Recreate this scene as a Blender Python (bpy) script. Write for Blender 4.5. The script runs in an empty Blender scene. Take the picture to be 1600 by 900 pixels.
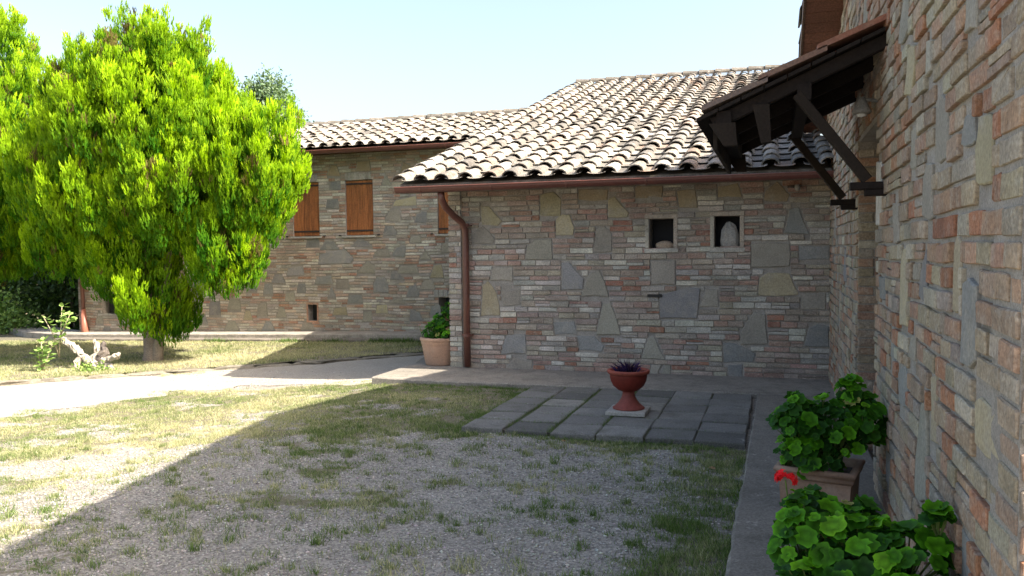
import bpy, math, random
import numpy as np
from mathutils import Matrix, Vector
random.seed(7); RNG=np.random.default_rng(7)
S=bpy.context.scene; COL=S.collection
sin,cos,R=math.sin,math.cos,math.radians
# ---------------------------------------------------------------- camera
TH=math.atan(410/1280); PI_=math.atan(57/1280); RO=R(0.64)
cam=bpy.data.cameras.new('camera'); camo=bpy.data.objects.new('camera',cam); COL.objects.link(camo)
cam.sensor_width=36; cam.lens=28.8; cam.clip_start=.05; cam.clip_end=2000
fw=Vector((-sin(TH)*cos(PI_),cos(TH)*cos(PI_),-sin(PI_)))
rt0=Vector((cos(TH),sin(TH),0)); up0=Vector((-sin(TH)*sin(PI_),cos(TH)*sin(PI_),cos(PI_)))
rt=rt0*cos(RO)-up0*sin(RO); up=up0*cos(RO)+rt0*sin(RO)
M=Matrix((rt,up,-fw)).transposed().to_4x4(); M.translation=(0,0,1.6)
camo.matrix_world=M; S.camera=camo
# ---------------------------------------------------------------- light
SV=Vector((1.1,-.15,1.0)).normalized(); EL=math.asin(SV.z); AZ=math.atan2(SV.x,SV.y)
w=bpy.data.worlds.new('World'); S.world=w; w.use_nodes=True
nt=w.node_tree; sky=nt.nodes.new('ShaderNodeTexSky'); sky.sky_type='NISHITA'; sky.sun_disc=False
sky.sun_elevation=EL; sky.sun_rotation=AZ; sky.air_density=1.0; sky.dust_density=4.5; sky.ozone_density=.6
bg=nt.nodes['Background']; bg.inputs[1].default_value=0.138; nt.links.new(sky.outputs[0],bg.inputs[0])
sl=bpy.data.lights.new('sun','SUN'); sl.energy=5.0; sl.angle=R(.5); sl.color=(1,.95,.86)
so=bpy.data.objects.new('sun',sl); COL.objects.link(so); so.rotation_euler=SV.to_track_quat('Z','Y').to_euler(); so.location=(10,2,12)
S.view_settings.view_transform='Standard'; S.view_settings.look='None'
S.view_settings.exposure=1.66; S.view_settings.gamma=1; S.view_settings.use_curve_mapping=False
S.view_settings.use_white_balance=True; S.view_settings.white_balance_temperature=6950
S.render.resolution_x=1024; S.render.resolution_y=576
# ---------------------------------------------------------------- tags
def tag(o,label=None,cat=None,group=None,kind=None):
    for k,v in (('label',label),('category',cat),('group',group),('kind',kind)):
        if v: o[k]=v
    return o
def empty(name,loc=(0,0,0),parent=None):
    o=bpy.data.objects.new(name,None); COL.objects.link(o); o.location=loc; o.empty_display_size=.1
    if parent: o.parent=parent
    return o
class MB:
    def __init__(s): s.v=[];s.f=[];s.c=[]
    def add(s,vs,fs,col=(.5,.5,.5)):
        b=len(s.v); s.v+=[tuple(p) for p in vs]; s.f+=[[b+i for i in f] for f in fs]
        if isinstance(col,list) : s.c+=col
        else: s.c+=[col]*len(vs)
    def box(s,a,b,col=(.5,.5,.5)):
        (x0,y0,z0),(x1,y1,z1)=a,b
        s.add([(x0,y0,z0),(x1,y0,z0),(x1,y1,z0),(x0,y1,z0),(x0,y0,z1),(x1,y0,z1),(x1,y1,z1),(x0,y1,z1)],
              [[0,3,2,1],[4,5,6,7],[0,1,5,4],[1,2,6,5],[2,3,7,6],[3,0,4,7]],col)
    def beam(s,p,q,wd,ht,col=(.5,.5,.5),upv=(0,0,1),bev=.006):
        p,q=Vector(p),Vector(q); d=(q-p).normalized(); sd=d.cross(Vector(upv)).normalized(); u=sd.cross(d)
        ring=[(wd/2,ht/2-bev),(wd/2-bev,ht/2),(-wd/2+bev,ht/2),(-wd/2,ht/2-bev),(-wd/2,-ht/2+bev),(-wd/2+bev,-ht/2),(wd/2-bev,-ht/2),(wd/2,-ht/2+bev)]
        vs=[p+sd*a+u*b for a,b in ring]+[q+sd*a+u*b for a,b in ring]
        fs=[[i,(i+1)%8,8+(i+1)%8,8+i] for i in range(8)]+[list(range(8)),list(range(15,7,-1))]
        s.add(vs,fs,col)
    def tube(s,pts,rad,seg=8,col=(.5,.5,.5),jit=0,caps=True):
        n=len(pts); P=[Vector(p) for p in pts]
        if not hasattr(rad,'__len__'): rad=[rad]*n
        vs=[];prev=None
        for i in range(n):
            d=(P[min(i+1,n-1)]-P[max(i-1,0)]).normalized()
            a=prev if prev is not None else (Vector((0,0,1)) if abs(d.z)<.9 else Vector((1,0,0)))
            x=(a-d*a.dot(d)).normalized(); y=d.cross(x); prev=x
            for k in range(seg):
                t=2*math.pi*k/seg; r=rad[i]*(1+random.uniform(-jit,jit))
                vs.append(P[i]+x*(r*cos(t))+y*(r*sin(t)))
        fs=[[i*seg+k,i*seg+(k+1)%seg,(i+1)*seg+(k+1)%seg,(i+1)*seg+k] for i in range(n-1) for k in range(seg)]
        if caps: fs+=[list(range(seg))[::-1],list(range((n-1)*seg,n*seg))]
        s.add(vs,fs,col)
    def lathe(s,prof,c=(0,0,0),seg=32,col=(.5,.5,.5),jit=0):
        vs=[];n=len(prof)
        for r,z in prof:
            for k in range(seg):
                t=2*math.pi*k/seg; rr=r*(1+random.uniform(-jit,jit)); vs.append((c[0]+rr*cos(t),c[1]+rr*sin(t),c[2]+z))
        fs=[[i*seg+k,i*seg+(k+1)%seg,(i+1)*seg+(k+1)%seg,(i+1)*seg+k] for i in range(n-1) for k in range(seg)]
        s.add(vs,fs,col)
    def build(s,name,m,parent=None,smooth=False):
        me=bpy.data.meshes.new(name); me.from_pydata(s.v,[],s.f)
        a=me.attributes.new('col','FLOAT_COLOR','POINT')
        c=np.ones((len(s.v),4),dtype=np.float32); c[:,:3]=np.array(s.c,dtype=np.float32); a.data.foreach_set('color',c.ravel())
        me.materials.append(m)
        if smooth: me.polygons.foreach_set('use_smooth',[True]*len(me.polygons))
        me.update()
        o=bpy.data.objects.new(name,me); COL.objects.link(o)
        if parent: o.parent=parent
        return o
def np_mesh(name,V,F,C,m,parent=None):
    """V (n,3), F (m,k) constant k, C (n,3)"""
    me=bpy.data.meshes.new(name); k=F.shape[1]
    me.vertices.add(len(V)); me.vertices.foreach_set('co',V.astype(np.float32).ravel())
    me.loops.add(F.size); me.loops.foreach_set('vertex_index',F.astype(np.int32).ravel())
    me.polygons.add(len(F)); me.polygons.foreach_set('loop_start',np.arange(0,F.size,k,dtype=np.int32))
    a=me.attributes.new('col','FLOAT_COLOR','POINT'); c=np.ones((len(V),4),dtype=np.float32); c[:,:3]=C; a.data.foreach_set('color',c.ravel())
    me.materials.append(m); me.update(calc_edges=True); me.validate()
    o=bpy.data.objects.new(name,me); COL.objects.link(o)
    if parent: o.parent=parent
    return o
# ---------------------------------------------------------------- materials
def newmat(name):
    m=bpy.data.materials.new(name); m.use_nodes=True; N=m.node_tree.nodes; L=m.node_tree.links
    return m,N,L,N['Principled BSDF']
def noise(N,L,scale,detail=5,rough=.6,vec=None,dist=0):
    n=N.new('ShaderNodeTexNoise'); n.inputs['Scale'].default_value=scale; n.inputs['Detail'].default_value=detail
    n.inputs['Roughness'].default_value=rough; n.inputs['Distortion'].default_value=dist
    if vec is not None: L.new(vec,n.inputs['Vector'])
    return n.outputs['Fac']
def ramp(N,L,src,a,b,ca=(0,0,0,1),cb=(1,1,1,1)):
    r=N.new('ShaderNodeValToRGB'); L.new(src,r.inputs[0]); e=r.color_ramp.elements
    e[0].position=a;e[0].color=ca;e[1].position=b;e[1].color=cb; return r.outputs[0]
def mix(N,L,f,a,b,mode='MIX'):
    x=N.new('ShaderNodeMix'); x.data_type='RGBA'; x.blend_type=mode
    for i,s_ in ((0,f),(6,a),(7,b)):
        if hasattr(s_,'links'): L.new(s_,x.inputs[i])
        else: x.inputs[i].default_value=s_
    return x.outputs[2]
def bump(N,L,h,strength,dist,nrm=None):
    b=N.new('ShaderNodeBump'); b.inputs['Strength'].default_value=strength; b.inputs['Distance'].default_value=dist
    L.new(h,b.inputs['Height'])
    if nrm is not None: L.new(nrm,b.inputs['Normal'])
    return b.outputs[0]
def piece_mat(name,s1=9,s2=55,stain=(.5,.46,.4),stain_amt=.45,dark=.55,rough=.9,bs=.6,bd=.006,lich=None,streak=None,big=(.8,1.12)):
    m,N,L,P=newmat(name)
    at=N.new('ShaderNodeAttribute'); at.attribute_name='col'; geo=N.new('ShaderNodeNewGeometry'); v=geo.outputs['Position']
    n1=noise(N,L,s1,6,.65,v); n2=noise(N,L,s2,6,.7,v); n3=noise(N,L,s1*.23,4,.6,v)
    c=mix(N,L,ramp(N,L,n1,.48,.72,(0,0,0,1),(stain_amt,)*3+(1,)),at.outputs['Color'],stain+(1,))
    c=mix(N,L,1.0,c,ramp(N,L,n2,.28,.7,(dark,dark,dark,1),(1.18,1.18,1.18,1)),'MULTIPLY')
    c=mix(N,L,1.0,c,ramp(N,L,n3,.3,.7,(big[0],)*3+(1,),(big[1],)*3+(1,)),'MULTIPLY')
    if lich:
        n4=noise(N,L,s1*1.9,7,.75,v)
        c=mix(N,L,ramp(N,L,n4,lich[3],lich[3]+.07),c,lich[:3]+(1,))
    if streak:   # brushed wood grain along an axis
        mp=N.new('ShaderNodeMapping'); mp.inputs['Scale'].default_value=streak; L.new(v,mp.inputs[0])
        n5=noise(N,L,3,5,.65,mp.outputs[0]); c=mix(N,L,1.0,c,ramp(N,L,n5,.3,.7,(.5,.5,.5,1),(1.3,1.3,1.3,1)),'MULTIPLY')
    L.new(c,P.inputs['Base Color']); P.inputs['Roughness'].default_value=rough
    h=mix(N,L,.5,n1,n2); L.new(bump(N,L,h,bs,bd),P.inputs['Normal'])
    return m
M_BRICK=piece_mat('old_brick',15,60,(.45,.41,.34),.65,.45,.92,1,.014,big=(.74,1.16))
M_STONE=piece_mat('rubble_stone',6,60,(.38,.35,.29),.75,.6,.85,1,.008)
M_MORTAR=piece_mat('lime_mortar',14,120,(.24,.21,.17),.6,.5,.95,1,.008)
M_TILE=piece_mat('clay_roof_tile',9,60,(.44,.42,.39),.6,.35,.94,1,.009,lich=(.12,.115,.10,.52),big=(.55,1.25))
M_CONC=piece_mat('weathered_concrete',7,70,(.12,.105,.08),.55,.4,.95,1,.012,lich=(.33,.30,.26,.60))
M_SLAB=piece_mat('pebbledash_slab',6,80,(.09,.09,.06),.6,.35,.95,1,.012,lich=(.30,.28,.25,.62))
M_WOOD=piece_mat('stained_wood',5,50,(.12,.06,.03),.35,.6,.75,.4,.003,streak=(18,18,1.2))
M_BEAM=piece_mat('dark_beam_wood',5,60,(.02,.015,.013),.5,.6,.8,.5,.004)
M_BEAM.node_tree.nodes['Principled BSDF'].inputs['Specular IOR Level'].default_value=.15
M_TILE2=piece_mat('flat_terracotta',8,60,(.30,.22,.17),.5,.6,.85,.5,.004)
M_PEB=piece_mat('gravel_stone',20,90,(.5,.47,.44),.3,.8,.95,.1,.001)
M_METAL=piece_mat('painted_gutter_metal',5,40,(.11,.06,.045),.35,.75,.42,.15,.002)
M_TERRA=piece_mat('terracotta',6,50,(.38,.30,.24),.45,.75,.85,.35,.003)
M_PLAST=piece_mat('terracotta_plastic',3,30,(.13,.03,.02),.5,.75,.6,.25,.002)
M_BARK=piece_mat('bark',9,60,(.30,.25,.2),.6,.45,.95,1,.015)
M_PLAST.node_tree.nodes['Principled BSDF'].inputs['Specular IOR Level'].default_value=.2
M_ROCK=piece_mat('rock',12,70,(.40,.36,.30),.6,.5,.9,1,.01)
M_DARK=piece_mat('dark_interior',3,20,(.02,.02,.02),.3,.8,.9,.1,.002)
M_SOIL=piece_mat('soil',14,120,(.10,.07,.045),.5,.5,.97,1,.01)
def leaf_mat(name,tr=.35,rough=.5,spec=.3,tint=(1.15,1.2,.6)):
    m,N,L,P=newmat(name); at=N.new('ShaderNodeAttribute'); at.attribute_name='col'
    geo=N.new('ShaderNodeNewGeometry'); n=noise(N,L,30,3,.6,geo.outputs['Position'])
    c=mix(N,L,1.0,at.outputs['Color'],ramp(N,L,n,.3,.7,(.75,.75,.75,1),(1.2,1.2,1.2,1)),'MULTIPLY')
    L.new(c,P.inputs['Base Color']); P.inputs['Roughness'].default_value=rough; P.inputs['Specular IOR Level'].default_value=spec
    t=N.new('ShaderNodeBsdfTranslucent'); L.new(mix(N,L,1.0,c,tint+(1,),'MULTIPLY'),t.inputs[0])
    x=N.new('ShaderNodeMixShader'); x.inputs[0].default_value=tr; L.new(P.outputs[0],x.inputs[1]); L.new(t.outputs[0],x.inputs[2])
    L.new(x.outputs[0],N['Material Output'].inputs[0]); return m
M_THUJA=leaf_mat('thuja_foliage',.45,.6,.15,(1.25,1.3,.4)); M_LEAF=leaf_mat('tree_leaf',.3,.5,.3); M_GER=leaf_mat('geranium_leaf',.34,.55,.16,(1.1,1.25,.4))
M_GRASS=leaf_mat('grass',.3,.7,.15)
# ground: gravel with soil and mossy turf where grass grows
def ground_mat(name,white=0.0):
    m,N,L,P=newmat(name); geo=N.new('ShaderNodeNewGeometry'); v=geo.outputs['Position']
    vo=N.new('ShaderNodeTexVoronoi'); vo.inputs['Scale'].default_value=75; L.new(v,vo.inputs['Vector'])
    sep=N.new('ShaderNodeSeparateColor'); L.new(vo.outputs['Color'],sep.inputs[0])
    peb=ramp(N,L,sep.outputs[0],.0,1.0,(.06,.056,.05,1),(.46,.43,.375,1))
    v2=N.new('ShaderNodeTexVoronoi'); v2.inputs['Scale'].default_value=190; L.new(v,v2.inputs['Vector'])
    sp2=N.new('ShaderNodeSeparateColor'); L.new(v2.outputs['Color'],sp2.inputs[0])
    fine=ramp(N,L,sp2.outputs[1],0,1,(.115,.107,.093,1),(.32,.30,.265,1))
    c=mix(N,L,.5,peb,fine)
    big=noise(N,L,1.3,6,.65,v); c=mix(N,L,1.0,c,ramp(N,L,big,.3,.7,(.82,.80,.78,1),(1.1,1.08,1.06,1)),'MULTIPLY')
    if white: c=mix(N,L,white,c,(.55,.49,.42,1))
    at=N.new('ShaderNodeAttribute'); at.attribute_name='col'; sa=N.new('ShaderNodeSeparateColor'); L.new(at.outputs['Color'],sa.inputs[0])
    n2=noise(N,L,22,5,.7,v)
    ad=N.new('ShaderNodeMath'); ad.operation='ADD'; L.new(sa.outputs[0],ad.inputs[0]); L.new(n2,ad.inputs[1])
    msk=ramp(N,L,ad.outputs[0],.80,1.25)
    soil=mix(N,L,noise(N,L,60,4,.7,v),(.045,.05,.022,1),(.20,.165,.10,1))
    c=mix(N,L,msk,c,soil)
    ad2=N.new('ShaderNodeMath'); ad2.operation='ADD'; L.new(sa.outputs[1],ad2.inputs[0]); L.new(n2,ad2.inputs[1])
    c=mix(N,L,ramp(N,L,ad2.outputs[0],.7,1.2),c,mix(N,L,noise(N,L,90,4,.7,v),(.05,.045,.04,1),(.16,.14,.12,1)))
    L.new(c,P.inputs['Base Color']); P.inputs['Roughness'].default_value=.95
    b1=bump(N,L,vo.outputs['Distance'],.8,.006); L.new(bump(N,L,noise(N,L,30,6,.7,v),.5,.012,b1),P.inputs['Normal'])
    return m
M_GROUND=ground_mat('gravel_ground'); M_PATH=ground_mat('pale_gravel',.3)
# ---------------------------------------------------------------- noise for layout
def _h(ix,iy,s):
    n=(ix.astype(np.int64)*374761393+iy.astype(np.int64)*668265263+s*982451653)&0x7fffffff
    n=((n^(n>>13))*1274126177)&0x7fffffff
    return ((n^(n>>16))&0xffff)/65535.0
def vn(x,y,s=0):
    x=np.asarray(x,float);y=np.asarray(y,float); ix=np.floor(x);iy=np.floor(y);fx=x-ix;fy=y-iy;fx=fx*fx*(3-2*fx);fy=fy*fy*(3-2*fy)
    a,b,c,d=_h(ix,iy,s),_h(ix+1,iy,s),_h(ix,iy+1,s),_h(ix+1,iy+1,s)
    return (a*(1-fx)+b*fx)*(1-fy)+(c*(1-fx)+d*fx)*fy
def fbm(x,y,s=0): return (vn(x,y,s)*.5+vn(x*2.1,y*2.1,s+1)*.27+vn(x*4.3,y*4.3,s+2)*.15+vn(x*9,y*9,s+3)*.08)
def gz(x,y):
    x=np.asarray(x,float); t=np.clip((-x-4.2)/1.3,0,1); return -.12*t*t*(3-2*t)-.02*np.clip(-x-5,0,13)
def smooth(a,b,x):
    t=np.clip((x-a)/(b-a),0,1); return t*t*(3-2*t)
MIDST=[('o',[(-3.69,2.2),(-3.58,2.2),(-3.4,2.0),(-3.46,1.94),(-3.68,1.96)]),
('g',[(-3.82,1.85),(-3.67,1.94),(-3.5,1.76),(-3.54,1.7),(-3.81,1.7)]),
('o',[(-2.88,2.32),(-2.7,2.36),(-2.6,2.27),(-2.61,2.05),(-2.88,2.06)]),
('o',[(-1.99,2.24),(-1.91,2.28),(-1.73,2.07),(-1.75,2.02),(-1.99,2.02)]),
('o',[(-2.67,2.0),(-2.58,2.07),(-2.49,2.06),(-2.43,1.89),(-2.45,1.8),(-2.67,1.8)]),
('g',[(-2.18,1.58),(-2.14,1.88),(-2.04,1.91),(-1.95,1.81),(-1.95,1.59)]),
('g',[(-3.08,1.49),(-3.06,1.65),(-2.96,1.75),(-2.73,1.75),(-2.72,1.49)]),
('b',[(-2.6,1.45),(-2.5,1.45),(-2.31,1.24),(-2.32,1.11),(-2.6,1.1)]),
('g',[(-2.34,1.02),(-2.23,1.31),(-2.11,1.35),(-1.99,1.02)]),
('g',[(-3.57,1.22),(-3.53,1.39),(-3.26,1.39),(-3.26,1.21)]),
('o',[(-3.71,0.75),(-3.68,1.15),(-3.61,1.22),(-3.49,1.06),(-3.44,0.76)]),
('g',[(-3.42,1.09),(-3.16,1.1),(-3.16,0.9),(-3.4,0.88)]),
('g',[(-2.15,0.53),(-2.06,0.93),(-1.97,0.94),(-1.84,0.54)]),
('b',[(-2.71,0.68),(-2.44,0.69),(-2.41,0.53),(-2.69,0.52)]),
('b',[(-2.4,0.51),(-2.18,0.51),(-2.05,0.39),(-2.09,0.31),(-2.37,0.33)]),
('b',[(-3.43,0.24),(-3.35,0.5),(-3.1,0.51),(-3.09,0.26)]),
('g',[(-3.39,0.02),(-3.25,0.2),(-3.0,0.17),(-3.01,0.02)]),
('n',[(-2.37,2.38),(-1.99,2.37),(-2.0,2.24),(-2.37,2.25)]),
('n',[(-1.65,2.38),(-1.49,2.38),(-1.49,2.25),(-1.64,2.25)]),
('n',[(-1.63,2.4),(-1.31,2.39),(-1.32,2.25),(-1.62,2.26)]),
('n',[(-1.14,2.32),(-0.92,2.33),(-0.89,2.11),(-1.11,2.12)]),
('n',[(-0.65,2.36),(-0.42,2.39),(-0.37,2.22),(-0.65,2.23)]),
('n',[(-0.1,2.28),(0.03,2.39),(0.17,2.22),(0.14,2.15),(-0.12,2.17)]),
('b',[(0.11,1.78),(0.17,2.06),(0.27,2.08),(0.39,1.76)]),
('g',[(-0.26,1.65),(0.17,1.65),(0.17,1.39),(-0.26,1.38)]),
('b',[(0.28,1.63),(0.61,1.62),(0.61,1.47),(0.28,1.46)]),
('g',[(-1.46,1.47),(-1.16,1.47),(-1.16,1.17),(-1.45,1.17)]),
('o',[(-0.18,1.04),(-0.16,1.25),(-0.07,1.31),(0.17,1.3),(0.27,1.07),(0.26,1.05)]),
('b',[(-1.35,1.04),(-0.97,1.13),(-0.86,1.12),(-0.9,0.76),(-1.34,0.76)]),
('g',[(-0.87,0.9),(-0.79,1.11),(-0.65,1.11),(-0.64,0.9)]),
('g',[(0.3,1.06),(0.57,1.07),(0.57,0.88),(0.3,0.88)]),
('g',[(-0.39,0.58),(-0.23,0.83),(-0.1,0.81),(-0.07,0.46),(-0.38,0.45)]),
('b',[(-0.59,0.46),(-0.5,0.47),(-0.21,0.34),(-0.24,0.24),(-0.58,0.23)]),
('b',[(0.34,0.45),(0.39,0.66),(0.48,0.71),(0.61,0.69),(0.61,0.45)]),
('b',[(-0.53,0.2),(-0.36,0.21),(-0.35,-0.01),(-0.53,-0.02)]),
('g',[(-1.58,0.24),(-1.48,0.52),(-1.42,0.52),(-1.29,0.24)]),
('g',[(-1.48,0.03),(-1.45,0.17),(-1.33,0.18),(-1.38,0.02)]),
('g',[(-1.33,0.03),(-1.29,0.18),(-1.22,0.18),(-1.23,0.03)])]
BACKST=[('b',[(-9.03,1.38),(-8.98,1.59),(-8.68,1.65),(-8.41,1.68),(-8.21,1.48),(-8.27,1.39)]),
('g',[(-8.13,1.19),(-7.88,1.42),(-7.73,1.33),(-7.72,1.19)]),
('g',[(-7.75,1.53),(-7.63,1.66),(-7.43,1.68),(-7.37,1.52)]),
('b',[(-7.33,1.54),(-7.25,1.69),(-7.11,1.75),(-7.03,1.73),(-7.06,1.52)]),
('g',[(-6.73,1.47),(-6.61,1.62),(-6.48,1.47)]),
('g',[(-7.22,1.19),(-7.16,1.33),(-6.8,1.34),(-6.76,1.19)]),
('b',[(-7.76,0.8),(-7.76,0.97),(-7.67,1.11),(-7.52,1.1),(-7.43,0.96),(-7.43,0.8)]),
('b',[(-7.38,1.06),(-7.35,1.24),(-7.24,1.25),(-7.07,1.06)]),
('b',[(-7.03,0.72),(-6.96,0.92),(-6.82,0.96),(-6.75,0.79),(-6.77,0.73)]),
('g',[(-6.74,0.87),(-6.61,1.07),(-6.47,1.06),(-6.41,0.87)]),
('o',[(-6.51,1.1),(-6.42,1.34),(-6.26,1.35),(-6.22,1.1)]),
('b',[(-9.79,1.15),(-9.73,1.31),(-9.4,1.33),(-9.36,1.15)]),
('b',[(-9.12,0.97),(-9.06,1.12),(-8.73,1.14),(-8.7,0.97)]),
('g',[(-8.64,0.87),(-8.6,1.04),(-8.34,1.06),(-8.31,0.88)]),
('b',[(-8.82,0.69),(-8.73,0.91),(-8.63,0.69)]),
('b',[(-8.36,0.57),(-8.32,0.73),(-8.04,0.74),(-8.01,0.57)]),
('o',[(-7.72,0.37),(-7.69,0.53),(-7.47,0.55),(-7.45,0.37)]),
('g',[(-7.42,0.58),(-7.3,0.68),(-7.14,0.67),(-7.02,0.58)]),
('b',[(-6.97,0.24),(-6.94,0.46),(-6.76,0.41),(-6.67,0.24)]),
('o',[(-8.71,0.33),(-8.67,0.47),(-8.4,0.49),(-8.37,0.33)]),
('b',[(-10.17,0.99),(-10.06,1.18),(-9.92,1.17),(-9.82,0.99)]),
('b',[(-9.55,0.78),(-9.52,0.96),(-9.35,0.98),(-9.34,0.78)]),
('g',[(-9.84,0.61),(-9.8,0.78),(-9.62,0.8),(-9.6,0.61)]),
('g',[(-8.02,0.19),(-7.99,0.38),(-7.82,0.41),(-7.8,0.2)]),
('o',[(-7.3,2.54),(-7.24,2.65),(-6.79,2.73),(-6.78,2.55)]),
('g',[(-7.47,2.25),(-7.38,2.44),(-7.21,2.5),(-7.11,2.43),(-7.15,2.24)]),
('b',[(-6.83,2.21),(-6.77,2.36),(-6.65,2.42),(-6.56,2.4),(-6.58,2.19)]),
('b',[(-7.52,1.95),(-7.46,2.14),(-7.33,2.14),(-7.22,2.02),(-7.25,1.95)]),
('b',[(-8.82,2.53),(-8.78,2.7),(-8.54,2.72),(-8.51,2.52)]),
('g',[(-7.53,2.96),(-7.45,3.15),(-7.32,2.95)]),
('n',[(-8.78,3.2),(-8.68,3.42),(-8.55,3.4),(-8.47,3.18)]),
('n',[(-8.11,3.26),(-8.07,3.45),(-7.8,3.46),(-7.77,3.25)]),
('n',[(-7.13,3.16),(-7.05,3.4),(-6.85,3.29),(-6.89,3.14)]),
('b',[(-8.72,2.91),(-8.69,3.07),(-8.48,3.08),(-8.46,2.9)]),
('b',[(-8.26,1.73),(-8.11,1.86),(-7.91,1.84),(-7.77,1.72)]),
('g',[(-6.94,1.8),(-6.91,1.93),(-6.71,1.94),(-6.69,1.8)]),
('b',[(-8.98,1.68),(-8.84,1.87),(-8.66,1.85),(-8.53,1.68)]),
('b',[(-9.31,1.74),(-9.27,1.9),(-9.01,1.91),(-8.98,1.74)]),
('b',[(-11.76,0.29),(-11.72,0.57),(-11.48,0.6),(-11.46,0.29)]),
('g',[(-10.54,0.28),(-10.5,0.54),(-10.3,0.57),(-10.28,0.28)]),
('g',[(-10.06,0.26),(-9.98,0.48),(-9.88,0.46),(-9.81,0.26)]),
('b',[(-12.04,0.09),(-11.96,0.29),(-11.87,0.27),(-11.8,0.09)]),
('g',[(-11.28,0.42),(-11.23,0.62),(-10.96,0.65),(-10.94,0.42)]),
('b',[(-14.76,-0.21),(-14.63,-0.01),(-14.48,-0.03),(-14.38,-0.2)]),
('b',[(-10.44,-0.05),(-10.33,0.16),(-10.2,0.15),(-10.1,-0.04)]),
('b',[(-10.37,0.75),(-10.33,0.97),(-10.15,0.99),(-10.13,0.75)]),
('b',[(-14.79,0.75),(-14.68,1.02),(-14.54,1.0),(-14.45,0.75)]),
('g',[(-14.88,0.06),(-14.8,0.31),(-14.71,0.3),(-14.66,0.06)]),
('b',[(-12.2,0.76),(-12.16,0.99),(-11.95,1.02),(-11.93,0.77)]),
('g',[(-11.69,0.93),(-11.58,1.16),(-11.45,1.14),(-11.36,0.94)]),
('g',[(-11.39,-0.07),(-11.26,0.18),(-11.1,0.17),(-10.98,-0.06)]),
('o',[(-10.89,0.19),(-10.82,0.4),(-10.72,0.39),(-10.65,0.19)]),
('b',[(-10.8,0.81),(-10.76,1.0),(-10.54,1.02),(-10.52,0.81)]),
('g',[(-9.48,-0.01),(-9.37,0.21),(-9.24,0.2),(-9.14,0.0)]),
('b',[(-6.52,0.36),(-6.49,0.54),(-6.3,0.56),(-6.28,0.36)]),
('g',[(-6.26,1.59),(-6.23,1.78),(-6.09,1.8),(-6.08,1.59)])]
RIGHTST=[('g',[(4.76,2.66),(4.62,2.84),(4.44,2.8),(4.4,2.66),(4.61,2.63)]),
('o',[(4.52,2.35),(4.43,2.56),(4.21,2.52),(4.23,2.42),(4.32,2.31)]),
('g',[(3.92,2.32),(3.9,2.47),(3.79,2.45),(3.8,2.33)]),
('g',[(3.15,2.43),(3.0,2.39),(3.0,2.3),(3.17,2.32)]),
('g',[(3.72,1.95),(3.71,2.19),(3.6,2.2),(3.49,2.15),(3.44,1.93),(3.63,1.93)]),
('b',[(3.22,1.95),(3.16,2.04),(3.03,2.04),(3.01,1.94),(3.1,1.93)]),
('o',[(2.97,1.8),(3.0,1.91),(2.94,2.01),(2.82,2.0),(2.77,1.97),(2.77,1.79),(2.94,1.79)]),
('g',[(4.36,1.97),(4.33,2.15),(4.18,2.14),(4.2,1.96)]),
('g',[(3.98,1.73),(3.96,1.89),(3.89,1.95),(3.76,1.94),(3.73,1.72),(3.85,1.71)]),
('g',[(4.84,1.62),(4.9,1.84),(4.7,1.84),(4.66,1.63)]),
('o',[(4.62,1.2),(4.6,1.51),(4.5,1.59),(4.38,1.59),(4.37,1.21)]),
('o',[(3.35,1.36),(3.34,1.59),(3.27,1.64),(3.22,1.6),(3.21,1.39),(3.24,1.36)]),
('b',[(3.16,1.19),(3.14,1.47),(3.06,1.49),(2.94,1.47),(2.94,1.23),(3.03,1.19)]),
('b',[(4.07,1.37),(4.02,1.48),(3.88,1.59),(3.88,1.35)]),
('b',[(5.42,1.29),(5.49,1.42),(5.21,1.43),(5.17,1.3)]),
('g',[(4.33,1.07),(4.24,1.18),(4.12,1.19),(4.14,1.07)]),
('b',[(5.01,0.99),(4.98,1.17),(4.86,1.17),(4.84,0.97)]),
('b',[(4.65,0.79),(4.71,0.94),(4.5,1.01),(4.38,0.94),(4.41,0.81)]),
('o',[(3.77,0.79),(3.76,1.06),(3.63,1.09),(3.61,0.81)]),
('g',[(4.09,0.47),(4.07,0.65),(3.94,0.91),(3.83,0.93),(3.81,0.52),(3.96,0.47)]),
('o',[(2.96,0.96),(2.98,1.09),(2.9,1.12),(2.68,1.12),(2.65,0.98),(2.7,0.96)]),
('b',[(3.14,0.4),(3.15,0.62),(3.04,0.61),(3.0,0.46)]),
('b',[(5.15,0.24),(5.13,0.44),(4.91,0.45),(4.89,0.28)])]
# ---------------------------------------------------------------- ground, path, lawn, strips
def vegf(x,y):
    f=fbm(x*.8+3,y*1.5,11)*.42+fbm(x*2.8,y*4.4,23)*.38+fbm(x*8,y*11,29)*.20
    thr=.545-.065*smooth(4.8,6.4,y-.25*(x+4))*smooth(-1.6,-3.0,x)-.11*smooth(6.3,7.2,y)*smooth(-2.3,-2.8,x)*smooth(-7.5,-5.5,x)-.055*smooth(-4.6,-6,x)+.045*smooth(-3.2,-2.2,x)
    thr=thr-.10*smooth(-.95,-.45,x)*smooth(3.4,4.2,y)*smooth(6.3,5.6,y)-.09*smooth(6.35,6.6,y)*smooth(6.9,6.75,y)*smooth(-2.9,-2.6,x)
    return smooth(thr-.015,thr+.06,f)
PF=[(-20,-4),(-13,1.6),(-9.6,5.2),(-8.0,7.1),(-7.35,8.6),(-6.4,9.35),(-4.72,9.55)]      # lawn side edge of the path
PB=[(-20,3.4),(-14.2,5.9),(-11.6,7.9),(-10.5,8.8),(-9.2,9.85),(-7.7,10.9),(-5.6,12.7)]     # kerb side
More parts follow.
